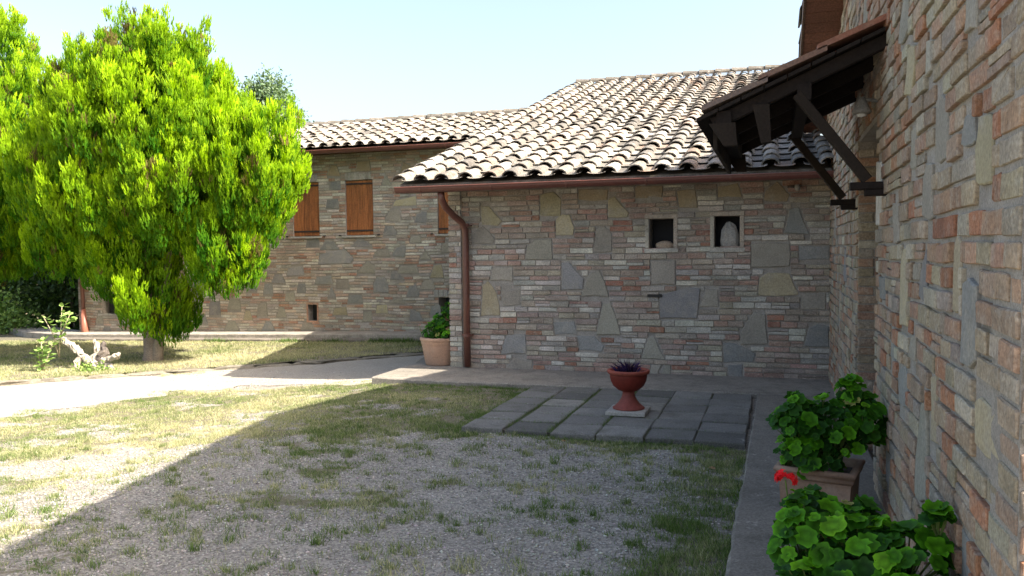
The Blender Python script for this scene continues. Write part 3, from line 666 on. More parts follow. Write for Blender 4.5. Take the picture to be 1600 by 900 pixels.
RT2=lambda u,t,n:(u+9.8,-.5+t*cos(sl_)-n*sin(sl_),3.70+t*sin(sl_)+n*cos(sl_))
rf=tiled_roof(h2,RT2,-15.7,-4.7,3.25,.275,.36,22,keep=280,seg=5,ridge=True)
mb=MB(); z0=3.70+3.25*sin(sl_)-.03; y0=-.5+3.25*cos(sl_); mb.add([(-5.9,y0,z0),(5.1,y0,z0),(5.1,y0+3.3,z0-1.1),(-5.9,y0+3.3,z0-1.1),(-5.9,y0,z0-.1),(5.1,y0,z0-.1),(5.1,y0+3.3,z0-1.2),(-5.9,y0+3.3,z0-1.2)],[[0,1,2,3],[4,5,6,7],[0,1,5,4],[1,2,6,5],[2,3,7,6],[3,0,4,7]],(.4,.34,.28)); mb.build('rear_roof_slope',M_TILE,rf)
gutter(h2,-5.95,5.15,-.56,3.64,.06)
mb=MB(); mb.box((-5.9,-.50,3.56),(5.1,-.47,3.68),(.10,.055,.035)); mb.build('fascia_board',M_WOOD,h2)
mb=MB(); mb.tube([(-5.42,-.5,3.6),(-5.40,-.2,3.3),(-5.38,-.08,3.1),(-5.38,-.075,1.5),(-5.36,-.075,.35)],.045,10,(.17,.07,.05)); mb.tube([(-5.36,-.075,.38),(-5.33,-.085,.0),(-5.30,-.09,-.22)],[.05,.075,.085],10,(.40,.15,.10)); mb.build('downpipe',M_METAL,h2,True)  # flared foot in brighter orange, sunlight put into its colour
rr=random.Random(12)
for a,b in SH:
    wd=empty('window',((a+b)/2+9.8,0,1.955),h2); n=5; w_=(b-a)/n
    for k in range(n):
        x=a+k*w_-(a+b)/2; v=rr.uniform(.85,1.15); mb=MB(); mb.box((x+.003,.025+rr.uniform(0,.004),.02),(x+w_-.003,.055,1.12),(.40*v,.14*v,.045*v)); mb.build('shutter_board',M_WOOD,wd)
    mb=MB(); 
    for zz in (.09,1.04): mb.box((-(b-a)/2+.01,.012,zz),((b-a)/2-.01,.022,zz+.035),(.05,.035,.03))
    mb.build('hinge_strap',M_DARK,wd)
    mb=MB(); mb.box((-(b-a)/2-.06,-.05,-.03),((b-a)/2+.06,.06,0.005),(.50,.48,.44)); mb.build('sill',M_ROCK,wd)
    x=a
    while x<b-.03:
        P=[]; ring_piece(P,lambda s,n_,z:(s-(a+b)/2,-n_,z-1.955),brick_poly(x+.004,min(x+.066,b)-.004,3.10,3.235,rr,False,.002),-.02,.02,.004,pick([((.48,.44,.40),1)],rr),rr)
        mb=MB(); mb.add(*P[0]); mb.build('brick',M_BRICK,wd); x+=.066
    for sx in (-1,1):
        mb=MB(); mb.box((sx*((b-a)/2+.13)-.02,-.05,.0),(sx*((b-a)/2+.13)+.02,0,.02),(.03,.03,.03)); mb.build('shutter_catch',M_DARK,wd)
mb=MB(); mb.box((.0,-.022,.0),(.03,.05,.34),(.50,.27,.18)); mb.box((.25,-.022,.0),(.28,.05,.34),(.50,.27,.18)); mb.box((.0,-.022,-.035),(.28,.05,-.002),(.50,.27,.18)); mb.box((.0,-.022,.342),(.28,.05,.38),(.52,.30,.2))
o=mb.build('opening_surround',M_BRICK,h2); o.location=(-9.32+9.8,0,.2)
mb=MB(); mb.box((.03,.19,.0),(.25,.215,.34),(.03,.03,.03)); o=mb.build('opening_back',M_DARK,h2); o.location=(-9.32+9.8,0,.2)
mb=MB(); mb.box((-6.32+9.8,.36,-.34),(-5.71+9.8,.39,.70),(.04,.045,.055)); mb.build('dark_opening',M_DARK,h2)  # near-black sheet set back in the low opening
mb=MB(); mb.box((-14.67+9.8,.2,.29),(-13.95+9.8,.23,.71),(.05,.055,.06)); mb.build('window_pane',M_DARK,h2); mb=MB(); mb.box((-14.76+9.8,-.05,.24),(-13.86+9.8,.1,.275),(.5,.47,.42)); mb.build('sill',M_ROCK,h2)
for k in range(3):
    P=[]; ring_piece(P,lambda s,n_,z:(s+9.8,-n_,z),brick_poly(-6.42+k*.1,-6.33+k*.1,.72,.86,rr,False,.003),-.02,.025,.004,(.42,.40,.37),rr); mb=MB(); mb.add(*P[0]); mb.build('lintel_brick',M_BRICK,h2)
# ---------------------------------------------------------------- the house the camera stands beside
h3=empty('brick_house',(.63,6,0)); tag(h3,'tall brick wall house close on the right with dark wooden door canopy','house')
T3=lambda s,n,z:(-n,s-6,z+wav(s*1.3,z,.010))
gab=lambda Y:4.45-(.27*(Y-6.6) if Y>6.6 else .21*(6.6-Y))
top3=lambda s:gab(s)
RIGHTST.append(('w',[(5.44,1.74),(5.43,2.12),(5.66,2.14),(5.665,1.74)])); STC['w']=(.60,.58,.54)
for (y,z,w_,hh,k) in ((7.3,.5,.25,.35,'g'),(7.9,1.3,.3,.3,'b'),(8.6,.8,.3,.4,'g'),(7.5,2.0,.22,.3,'o'),(9.2,1.7,.3,.35,'g'),(9.0,2.5,.3,.3,'b'),(7.4,3.1,.3,.35,'g'),(8.1,3.4,.25,.3,'g'),(6.3,3.2,.3,.35,'g'),(6.0,2.8,.22,.25,'o')):
    RIGHTST.append((k,[(y,z),(y+w_*.2,z+hh*.8),(y+w_*.6,z+hh),(y+w_,z+hh*.3),(y+w_*.9,z)]))
masonry(h3,T3,2.455,11.6,.0,top3,RIGHTST,[(5.68,6.93,-.2,2.41,.42)],PALR,41,ins=.006,course=(.080,.100),blen=(.12,.27),joint=.016,proud=(.010,.024),keep=300,dist=lambda c:1 if c[1]<1 else .2,core=.4)
# door jamb
rr=random.Random(14); jb=empty('door_jamb',(0,.93,0),h3); z=0
while z<2.36:
    h=rr.uniform(.064,.078); x=-.01
    while x<.41:
        e=min(.425,x+rr.choice([.12,.25,.25])); P=[]
        ring_piece(P,lambda s,n,z:(s,-n,z),brick_poly(x+.005,e-.005,z+.006,z+h-.006,rr,True,.003),-.02,rr.uniform(.008,.016),.004,pick(PALR,rr),rr); mb=MB(); mb.add(*P[0]); mb.build('brick',M_BRICK,jb); x=e
    z+=h
mb=MB()
for k in range(6): mb.box((.37,-.31+.93-.31+k*.205-.62+.31,.05),(.405,-.31+.93-.31+(k+1)*.205-.008-.62+.31,2.39),(.09,.05,.03))
mb.build('door',M_WOOD,h3)
# near end of the wall
Te=lambda s,n,z:(s-.63,2.45-6-n,z)
e_=masonry(h3,Te,.62,2.2,.0,lambda s:3.55,[],[],PALR,43,course=(.082,.098),blen=(.13,.25),joint=.018,proud=(.010,.018),keep=40,core=.3)
# body, gable roof, soffit boards
mb=MB(); ys=[2.5,6.6,11.6]; pf=[(y,gab(y)-.02) for y in ys]
poly=[(2.5,-.3)]+pf+[(11.6,-.3)]; vs=[(.40,y-6,z) for y,z in poly]+[(7.4,y-6,z) for y,z in poly]; n=len(poly)
mb.add(vs,[list(range(n)),list(range(2*n-1,n-1,-1))]+[[i,(i+1)%n,n+(i+1)%n,n+i] for i in range(n)],(.42,.34,.28)); mb.build('side_wall',M_BRICK,h3)
A1,A2=math.atan(.27),math.atan(.21)
RF=lambda u,t,n:(u-.63,5.6-t*cos(A1)+n*sin(A1),3.10+.19+t*sin(A1)+n*cos(A1))
RN=lambda u,t,n:(u-.63,2.1-6+t*cos(A2)-n*sin(A2),3.505+.19+t*sin(A2)+n*cos(A2))
rf3=tiled_roof(h3,RF,.345,1.2,5.18,.31,.34,51,keep=60,seg=6,name='roof'); tiled_roof(h3,RN,.345,1.2,4.6,.31,.34,52,keep=20,seg=5,name='roof')
for RTT,ln in ((RF,5.18),(RN,4.6)):
    mb=MB(); a=[RTT(1.2,0,.02),RTT(8,0,.02),RTT(8,ln,.02),RTT(1.2,ln,.02)];b=[RTT(1.2,0,-.1),RTT(8,0,-.1),RTT(8,ln,-.1),RTT(1.2,ln,-.1)]
    mb.add(a+b,[[0,1,2,3],[4,5,6,7],[0,1,5,4],[1,2,6,5],[2,3,7,6],[3,0,4,7]],(.45,.38,.3)); mb.build('roof_slope',M_TILE,h3)
    t=0; rr=random.Random(15)
    while t<ln-.1:
        v=rr.uniform(.85,1.15); m2=MB(); ww=.2
        a=[RTT(.285,t,-.155),RTT(.64,t,-.155),RTT(.64,t+ww-.008,-.155),RTT(.285,t+ww-.008,-.155)]; b=[RTT(.285,t,-.175),RTT(.64,t,-.175),RTT(.64,t+ww-.008,-.175),RTT(.285,t+ww-.008,-.175)]
        m2.add(a+b,[[0,1,2,3],[4,5,6,7],[0,1,5,4],[1,2,6,5],[2,3,7,6],[3,0,4,7]],(.26*v,.115*v,.075*v)); m2.build('soffit_board',M_WOOD,h3); t+=ww
    m2=MB(); a=[RTT(.262,0,-.05),RTT(.283,0,-.05),RTT(.283,ln,-.05),RTT(.262,ln,-.05)]; b=[RTT(.262,0,-.182),RTT(.283,0,-.182),RTT(.283,ln,-.182),RTT(.262,ln,-.182)]
    m2.add(a+b,[[0,1,2,3],[4,5,6,7],[0,1,5,4],[1,2,6,5],[2,3,7,6],[3,0,4,7]],(.16,.10,.07)); m2.build('verge_board',M_WOOD,h3)
# ---------------------------------------------------------------- door canopy on the near house
cp=empty('door_canopy',(0,-.7,2.4),h3)           # world origin (.63,5.3,2.4)
DK=(.022,.017,.015); BR=(.030,.023,.018)
SLP=.465/1.073; ca=math.atan(SLP)
zr=lambda x:.50+SLP*x                              # top line of canopy, x=0 at the wall, negative outwards
for k,y in enumerate((0.02,.62,1.22,1.80)):
    mb=MB(); x1=-1.0; off=.085
    mb.beam((0.02,y,zr(0.02)-off),(x1,y,zr(x1)-off),.06,.08,DK); mb.build('rafter',M_BEAM,cp)
for k in range(8):                                # boards across the rafters
    x=-.02-k*.135; mb=MB(); mb.add([(x,-.06,zr(x)-.035),(x,1.88,zr(x)-.035),(x-.128,1.88,zr(x-.128)-.035),(x-.128,-.06,zr(x-.128)-.035),(x,-.06,zr(x)-.012),(x,1.88,zr(x)-.012),(x-.128,1.88,zr(x-.128)-.012),(x-.128,-.06,zr(x-.128)-.012)],[[0,1,2,3],[4,5,6,7],[0,1,5,4],[1,2,6,5],[2,3,7,6],[3,0,4,7]],(.025,.02,.017)); mb.build('roof_board',M_BEAM,cp)
rr=random.Random(16)
for j in range(7):                                # flat verge tiles and canal tiles on the canopy
    for i in range(3):
        x=-.0-i*.335; L=.39; y=-.07+j*.285; cc=[(.34,.15,.10),(.27,.16,.12),(.22,.165,.14)][i]; v=rr.uniform(.9,1.1); mb=MB(); th=.022; o_=.004+.012*(2-i)
        xa,xb=x,x-L; za,zb=zr(xa)+o_-.004,zr(xb)+o_+.012
        mb.add([(xa,y,za),(xa,y+.27,za),(xb,y+.27,zb),(xb,y,zb),(xa,y,za+th+.012),(xa,y+.27,za+th+.012),(xb,y+.27,zb+th+.012),(xb,y,zb+th+.012)],[[0,1,2,3],[4,5,6,7],[0,1,5,4],[1,2,6,5],[2,3,7,6],[3,0,4,7]],tuple(q*v for q in cc)); mb.build('canopy_tile',M_TILE2,cp)
mb=MB(); mb.beam((-.93,-.03,.0),(-.93,1.87,.0),.09,.11,DK); mb.build('outer_beam',M_BEAM,cp)
mb=MB(); mb.beam((-.46,-.03,.14),(-.46,1.87,.14),.08,.10,DK); mb.build('purlin',M_BEAM,cp)
for y in (0.0,1.80):
    mb=MB(); mb.beam((-.105,y,-.40),(-.50,y,.13),.06,.065,BR,upv=(0,1,0)); mb.build('strut',M_BEAM,cp)
    mb=MB(); mb.beam((.02,y,-.435),(-.20,y,-.435),.085,.045,DK); mb.beam((.02,y,-.475),(-.12,y,-.475),.075,.04,DK); mb.build('corbel',M_BEAM,cp)
    mb=MB()                                        # carved hanging ends of the beams
    for (xa,xb,xc,xd,zt,zb) in ((-1.02,-.86,-.93,-.85,-.02,-.16),(-.76,-.66,-.71,-.65,.08,-.15))[:2 if y<1 else 1]:
        mb.add([(xa,y-.035,zt),(xb,y-.035,zt),(xd,y-.035,zb),(xc,y-.035,zb),(xa,y+.035,zt),(xb,y+.035,zt),(xd,y+.035,zb),(xc,y+.035,zb)],[[0,1,2,3],[4,7,6,5],[0,4,5,1],[1,5,6,2],[2,6,7,3],[3,7,4,0]],BR)
    mb.build('pendant_bracket',M_BEAM,cp)
for k in range(5):
    mb=MB(); mb.box((-1.0+.0,.06+k*.36,-.17+.0),(-.975,.06+k*.36+.34,-.03),(.03,.023,.018)); mb.build('valance_board',M_BEAM,cp)
# lamp under the canopy
t=empty('wall_lamp',(.63,6.0,2.62)); tag(t,'small pale bulkhead lamp fixed under the door canopy on the brick wall','lamp')
t.location=(.60,5.72,2.50)
mb=MB(); mb.lathe([(0,.06),(.02,.06),(.035,.02),(.055,-.02),(.06,-.035),(.05,-.045),(0,-.045)],(-.07,0,0),14,(.30,.29,.27)); mb.build('shade',M_ROCK,t,True)
mb=MB(); mb.beam((.03,0,.03),(-.07,0,.05),.02,.02,(.2,.2,.19)); mb.build('arm',M_ROCK,t)
mb=MB(); mb.lathe([(0,-.046),(.032,-.046),(.028,-.06),(0,-.068)],(-.07,0,0),12,(.8,.8,.78)); mb.build('bulb',M_ROCK,t,True)
# ---------------------------------------------------------------- foliage
def rand_unit(n):
    v=RNG.normal(size=(n,3)); return v/np.linalg.norm(v,axis=1)[:,None]
def lobes_points(lobes,n,inner=0.0):
    """points on the skins of a set of ellipsoids, not inside any other"""
    ar=np.array([(l[3]*l[5]+l[3]*l[4]+l[4]*l[5]) for l in lobes]); k=RNG.choice(len(lobes),n,p=ar/ar.sum())
    L=np.array(lobes)[k]; u=rand_unit(n); sc=1-inner*RNG.random(n)**1.5
    P=L[:,:3]+u*L[:,3:6]*sc[:,None]
    keep=np.ones(n,bool)
    for l in lobes:
        d=((P-np.array(l[:3]))/np.array(l[3:6])); keep&=(np.sum(d*d,1)>.72 if inner<.5 else True)
    return P[keep],u[keep]
def thuja_template(rng,n=15):
    """one flat upright spray: a flame of narrow scale-leaf fingers, each one triangle"""
    Q=[];C=[]
    for i in range(n):
        h=(i+rng.random())/n*.78; w=.30*math.sin(math.pi*min(1,h*.75+.22)); x=(1 if i%2 else -1)*w*rng.random()**.5
        l=rng.uniform(.30,.44)*(1.1-h*.3); lw=l*rng.uniform(.15,.22); d=np.array([x*.75+rng.uniform(-.06,.06),rng.uniform(-.10,.10),1.0]); d/=np.linalg.norm(d)
        sd=np.array([d[2],rng.uniform(-.5,.5),-d[0]]); sd/=np.linalg.norm(sd); p=np.array([x,rng.uniform(-.07,.07),h])
        Q+=[p-sd*lw,p+sd*lw,p+d*l]; C+=[h*.6,h*.6,h*.5+.5]
    return np.array(Q),np.array(C)
def thuja(name,base,lobes,n,label,seed,trunk_h,base_r=.17):
    rng=np.random.default_rng(seed); root=empty(name,base); tag(root,label,'tree')
    lb=[(a-base[0],b-base[1],c-base[2],d,e,f) for a,b,c,d,e,f in lobes]
    # clumps: upright tongues of foliage sitting on the skins of the lobes
    G,GU=lobes_points(lb,n,.10); G2,GU2=lobes_points(lb,int(n*.35),.7); ng=len(G)
    G=np.concatenate([G,G2]); GU=np.concatenate([GU,GU2]); inn=np.concatenate([np.zeros(ng),np.ones(len(G2))])
    hs=rng.uniform(.26,.56,len(G))*(1-.25*inn); per=20
    gi=np.repeat(np.arange(len(G)),per); m=len(gi); U=rand_unit(m); U[:,2]=np.abs(U[:,2])*1.0-.25; gout=GU[gi]*np.array([1,1,.35])
    U=U+gout*.55; U/=np.linalg.norm(U,axis=1)[:,None]; H=hs[gi]
    zz=rng.random(m)**.8; rad=np.sin(np.pi*np.clip(zz*.62+.34,0,1))*.27
    ax=gout*.45*zz[:,None]*H[:,None]
    P=G[gi]+ax+np.stack([U[:,0]*rad*H,U[:,1]*rad*H,(zz-.35)*H*1.35],-1)
    innerf=inn[gi]; T=[thuja_template(rng) for _ in range(8)]; k=rng.integers(0,8,m); V=np.zeros((m,T[0][0].shape[0],3)); Cc=np.zeros((m,T[0][0].shape[0]))
    for i in range(8): V[k==i]=T[i][0]; Cc[k==i]=T[i][1]
    s=rng.uniform(.12,.21,m); V=V*s[:,None,None]
    az=np.arctan2(U[:,1],U[:,0])+rng.uniform(-1.2,1.2,m); ca,sa=np.cos(az),np.sin(az); x,y,z=V[...,0],V[...,1],V[...,2]
    X_=x*ca[:,None]-y*sa[:,None]+(U[:,0]*.25)[:,None]*z; Y_=x*sa[:,None]+y*ca[:,None]+(U[:,1]*.25)[:,None]*z
    V=np.stack([X_,Y_,z],-1)+P[:,None,:]
    tone=rng.random(len(G))[gi]
    lo=np.array([.04,.15,.006]);hi=np.array([.44,.64,.015]); t=np.clip(Cc*.55+(zz*.45)[:,None]+(tone[:,None]-.5)*.42-.12-innerf[:,None]*.35,0,1)[...,None]  # inner sprays and some clumps darkened, shade of the gaps put into colour
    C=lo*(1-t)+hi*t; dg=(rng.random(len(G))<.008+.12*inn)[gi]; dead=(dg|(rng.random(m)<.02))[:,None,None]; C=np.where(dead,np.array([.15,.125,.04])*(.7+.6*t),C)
    V=V.reshape(-1,3);C=C.reshape(-1,3);F=np.arange(len(V)).reshape(-1,3); print(name,len(F))
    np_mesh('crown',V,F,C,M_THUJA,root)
    mb=MB(); mb.tube([(0,0,-.1),(.02,0,.12),(-.03,.02,.7),(.03,.0,1.6),(.0,.05,trunk_h)],[base_r*1.25,base_r*.85,base_r*.65,base_r*.5,base_r*.2],12,(.34,.27,.21),.10)
    mb.tube([(.12,-.02,-.1),(.15,-.02,.15),(.25,0,.8),(.42,-.02,1.7),(.6,.05,trunk_h*.85)],[.12,.09,.07,.055,.02],9,(.36,.29,.22),.1)
    mb.tube([(-.02,.02,.8),(-.35,.1,1.5),(-.6,.0,2.4)],[.07,.05,.02],8,(.30,.24,.19),.1)
    mb.build('trunk',M_BARK,root,True); return root
def L3(seed,y,raw,ry=.95):
    r=random.Random(seed); out=[]
    for x,z,a,b in raw:
        out.append((x,y+r.uniform(-.35,.2),z,a,max(.5,min(a,1.2)*ry),b))
        if a>.8: out.append((x+r.uniform(-.3,.3)*a,y+r.uniform(.4,.9),z+r.uniform(-.2,.1),a*.8,a*.7,b*.85)); out.append((x+r.uniform(-.35,.35)*a,y-r.uniform(.3,.6),z-r.uniform(0,.3),a*.6,a*.6,b*.7))
    return out
LT1=[(-10.159,4.3,.68,.72),(-10.2,4.85,.26,.42),(-9.35,4.3,.40,.58),(-9.2,4.75,.13,.3),(-11.0,3.75,.72,.78),(-9.742,3.5,1.3,1.0),(-8.9,3.3,.56,.70),(-11.35,2.75,.76,.8),(-10.446,2.4,1.2,.85),(-9.14,2.5,1.1,.85),(-7.98,2.65,.60,.85),(-7.7,3.25,.28,.48),(-8.3,1.5,.42,.5),(-11.3,1.8,.65,.6),(-10.2,1.5,.62,.55),(-7.5,2.7,.24,.34),(-10.5,1.15,.22,.28),(-9.70,.70,.24,.34),(-9.68,.40,.18,.20),(-9.1,4.1,.5,.55),(-10.9,3.2,.8,.8),(-8.2,2.9,.5,.6)]
LT2=[(-14.2,5.15,.65,.85),(-15.1,5.1,1.0,1.1),(-14.0,4.1,1.0,.95),(-14.475,3.4,1.7,1.2),(-13.2,3.1,.85,1.05),(-13.9,2.1,1.2,.9),(-13.1,1.75,.6,.55),(-15.4,2.1,1.4,1.1),(-16.2,3.4,1.2,1.3),(-16.3,4.6,.9,1.2)]
thuja('thuja_tree',(-10.05,11.3,-.19),L3(1,11.3,LT1),3000,'bright yellow green thuja on the lawn with a tuft of foliage low on its trunk',101,3.6)
thuja('thuja_tree',(-14.6,11.9,-.3),L3(2,11.9,LT2),2300,'yellow green thuja at the left edge cut off by the picture',102,4.0,.2)
def leafy(name,base,lobes,n,size,cols,label,cat,seed,trunk=None,group=None,m=None,aspect=.45,inner=.5):
    rng=np.random.default_rng(seed); root=empty(name,base); tag(root,label,cat,group)
    lb=[(a-base[0],b-base[1],c-base[2],d,e,f) for a,b,c,d,e,f in lobes]
    P,U=lobes_points(lb,n,inner); k=len(P); d=rand_unit(k)+U*.5+np.array([0,0,-.15]); d/=np.linalg.norm(d,axis=1)[:,None]
    nrm=rand_unit(k)+U*.6+np.array([0,0,.5]); sd=np.cross(d,nrm); sd/=np.linalg.norm(sd,axis=1)[:,None]+1e-9
    s=(rng.uniform(.6,1.2,k)*size)[:,None]; P=P+rng.normal(0,size*1.2,(k,3))
    V=np.stack([P,P+d*s*.5+sd*s*aspect*.5,P+d*s,P+d*s*.5-sd*s*aspect*.5],1).reshape(-1,3)
    t=rng.random((k,1)); C=np.array(cols[0])*(1-t)+np.array(cols[1])*t; C=np.repeat(C,4,0)
    np_mesh('foliage' if cat!='tree' else 'crown',V,np.arange(len(V)).reshape(-1,4),C,m or M_LEAF,root)
    if trunk:
        mb=MB()
        for pts,rad in trunk: mb.tube(pts,rad,7,(.16,.12,.09),.1)
        mb.build('trunk' if cat=='tree' else 'branches',M_BARK,root,True)
    return root
# far tree above the roof
FT=[(-20.9,30,7.9,.55,.8,.9),(-20.3,30.3,8.3,.5,.8,.85),(-20.0,30,7.2,.75,.9,.9),(-19.4,30,7.1,.5,.7,.6),(-21.2,30,6.9,.8,.9,.9),(-20.3,30,6.2,1.4,1.2,1.0),(-18.95,30,6.75,.28,.5,.45),(-19.6,30,7.75,.32,.5,.4)]
leafy('broadleaf_tree',(-20.4,30,-.4),FT,16000,.19,[(.05,.11,.045),(.17,.24,.14)],'grey green loose tree rising behind the far tiled roof','tree',7,[([(0,0,0),(.1,0,3),(0,0,5.5),(.2,0,7.5)],[.3,.25,.15,.04]),([(0,0,4.5),(-.7,0,6.2),(-.8,0,7.6)],[.12,.07,.02]),([(0,0,5),(.9,0,6.3),(1.2,0,6.9)],[.1,.06,.02])])
# bushes left of the far house
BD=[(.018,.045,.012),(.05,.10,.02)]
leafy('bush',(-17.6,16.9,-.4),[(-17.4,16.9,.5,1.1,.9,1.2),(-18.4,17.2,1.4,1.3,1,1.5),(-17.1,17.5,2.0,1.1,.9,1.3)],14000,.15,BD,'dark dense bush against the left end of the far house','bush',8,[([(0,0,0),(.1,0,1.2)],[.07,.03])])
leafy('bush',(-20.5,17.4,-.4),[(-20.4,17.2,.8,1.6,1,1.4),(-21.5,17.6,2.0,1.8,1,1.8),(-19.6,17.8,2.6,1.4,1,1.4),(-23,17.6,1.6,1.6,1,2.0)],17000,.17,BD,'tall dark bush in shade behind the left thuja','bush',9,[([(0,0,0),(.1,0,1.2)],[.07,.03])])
leafy('bush',(-18.3,15.9,-.4),[(-18.9,15.8,-.05,.75,.5,.42),(-18.1,15.9,-.1,.6,.45,.36),(-19.6,15.9,.25,.6,.5,.65),(-18.6,15.9,.3,.4,.35,.4),(-20.2,15.9,0,.7,.5,.5)],3600,.12,[(.07,.16,.03),(.26,.40,.12)],'light green leafy shrub catching the sun behind the ledge at the far left','shrub',10,[([(0,0,0),(-.1,0,.5)],[.03,.015])],aspect=.6)
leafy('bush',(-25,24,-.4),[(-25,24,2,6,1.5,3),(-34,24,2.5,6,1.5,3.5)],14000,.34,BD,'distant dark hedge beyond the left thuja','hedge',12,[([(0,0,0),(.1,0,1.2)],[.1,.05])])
# ---------------------------------------------------------------- saplings and root stump on the lawn
def sapling(base,stems,label,seed):
    r=random.Random(seed); root=empty('sapling',base); tag(root,label,'sapling')
    mb=MB()
    for p in stems: mb.tube(p,[.012*(1-.6*i/(len(p)-1)) for i in range(len(p))],6,(.42,.36,.24))
    mb.build('stem',M_BARK,root,True)
    for p in stems:
        for k in range(13):
            t=.35+.65*r.random(); i=min(len(p)-2,int(t*(len(p)-1))); f=t*(len(p)-1)-i; q=Vector(p[i]).lerp(Vector(p[i+1]),f)
            for s_ in range(2):
                d=Vector((r.uniform(-1,1),r.uniform(-1,1),r.uniform(-.3,.6))).normalized(); sd=d.cross(Vector((r.uniform(-.4,.4),r.uniform(-.4,.4),1))).normalized(); L=r.uniform(.07,.12); c=(.30,.46,.14); v=r.uniform(.7,1.15)
                c=tuple(x*v for x in c); a=q+d*.03; m_=MB(); m_.add([a,a+d*L*.35+sd*L*.3,a+d*L*.75+sd*L*.25,a+d*L,a+d*L*.75-sd*L*.25,a+d*L*.35-sd*L*.3,a+d*L*.5+Vector((0,0,-.006))],[[0,1,6],[1,2,6],[2,3,6],[3,4,6],[4,5,6],[5,0,6]],c); m_.build('leaf',M_LEAF,root)
sapling((-10.85,9.85,-.2),[[(0,0,0),(-.02,0,.12),(-.10,0,.42)],[(0,0,.05),(.10,.02,.25),(.18,.04,.46)],[(0,0,.08),(.02,.0,.30),(-.01,0,.5)]],'thin young sapling with forked pale stems left of the stump',3)
sapling((-10.62,10.05,-.18),[[(-.1,0,.2),(-.05,0,.6),(.0,.0,1.05)],[(-.1,0,.2),(-.2,0,.55),(-.38,.0,.82)],[(-.05,0,.55),(.07,0,.75),(.15,0,.88)]],'leafy sapling with green leaves growing behind the root stump',4)
st=empty('root_stump',(-10.22,10.3,-.2)); st.scale=(.85,.85,.85); tag(st,'gnarled grey dead root stump lying on the lawn beside the thuja','stump')
def gnarl(pts,rad,seed,col,seg=14):
    r=random.Random(seed); P=[];Rr=[]
    for i in range(len(pts)-1):
        for j in range(5):
            t=j/5; p=Vector(pts[i]).lerp(Vector(pts[i+1]),t)+Vector((r.uniform(-1,1),r.uniform(-1,1),r.uniform(-1,1)))*.018; P.append(p); Rr.append((rad[i]*(1-t)+rad[i+1]*t)*r.uniform(.85,1.2))
    P.append(Vector(pts[-1]));Rr.append(rad[-1]); mb=MB(); random.seed(seed); mb.tube(P,Rr,seg,col,.28); return mb
SCOL=(.45,.40,.33)
mb=gnarl([(.12,0,.02),(-.12,-.03,.16),(-.42,-.05,.36),(-.66,-.05,.50),(-.72,-.05,.60)],[.085,.075,.07,.05,.02],1,SCOL); mb.build('root',M_BARK,st,False)
mb=gnarl([(.10,0,.10),(.28,-.05,.20),(.52,-.08,.27),(.60,-.1,.33)],[.07,.05,.05,.03],2,SCOL); mb.build('root',M_BARK,st,False)
mb=gnarl([(-.06,.02,.12),(-.02,.05,.40),(-.10,.05,.56)],[.08,.055,.025],3,SCOL); mb.build('root',M_BARK,st,False)
mb=gnarl([(.0,.02,.1),(.12,.05,.32),(.05,.1,.50)],[.10,.07,.04],13,(.12,.10,.09)); mb.build('root',M_BARK,st,False)  # dark root, shadow of the stump's hollow put into its colour
mb=gnarl([(.2,-.02,.12),(.38,-.08,.08),(.42,-.1,-.02)],[.07,.05,.04],4,SCOL); mb.build('root',M_BARK,st,False)
mb=gnarl([(-.3,-.02,.28),(-.36,-.12,.10),(-.3,-.16,-.02)],[.07,.05,.03],5,SCOL); mb.build('root',M_BARK,st,False)
leafy('weed',(-10.1,9.95,-.2),[(-10.1,9.95,-.16,.24,.12,.07),(-9.85,9.98,-.17,.16,.10,.05)],420,.05,[(.12,.22,.04),(.3,.42,.12)],'low green weed at the foot of the root stump','weed',13,aspect=.6)
# ---------------------------------------------------------------- geraniums
def ger_mesh(seed,col):
    r=random.Random(seed); n=7; vs=[(0,0,0)]; 
    for k in range(n):
        a=2*math.pi*k/n; vs.append((.5*cos(a),.5*sin(a),.02+(.16 if k%2 else .0)+r.uniform(-.05,.07)))
    for k in range(n*3):
        a=2*math.pi*(k/(n*3))+.05; lob=1.0 if k%3 else .86
        if k==int(n*3/2)+0: lob=.55
        rr_=lob*r.uniform(.93,1.05); vs.append((rr_*cos(a),rr_*sin(a),.20+r.uniform(-.13,.16)+.10*sin(a*2+seed)))
    fs=[[0,1+k,1+(k+1)%n] for k in range(n)]
    for k in range(n):
        o=[1+n+(3*k+j)%(3*n) for j in range(4)]; i0,i1=1+k,1+(k+1)%n
        fs+=[[i0,o[0],o[1]],[i0,o[1],o[2],i1],[i1,o[2],o[3]]]
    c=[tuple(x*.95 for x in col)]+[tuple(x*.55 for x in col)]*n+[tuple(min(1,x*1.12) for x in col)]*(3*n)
    m_=MB(); m_.add(vs,fs,c); o=m_.build('leaf',M_GER,None,True); me=o.data; bpy.data.objects.remove(o); return me
GC=[(.030,.12,.010),(.045,.17,.010),(.07,.25,.010),(.11,.35,.012),(.030,.11,.018),(.18,.46,.02)]
GM=[ger_mesh(i,GC[i%len(GC)]) for i in range(18)]+[ger_mesh(40+i,(.30,.20,.10) if i%2 else (.42,.40,.12)) for i in range(3)]
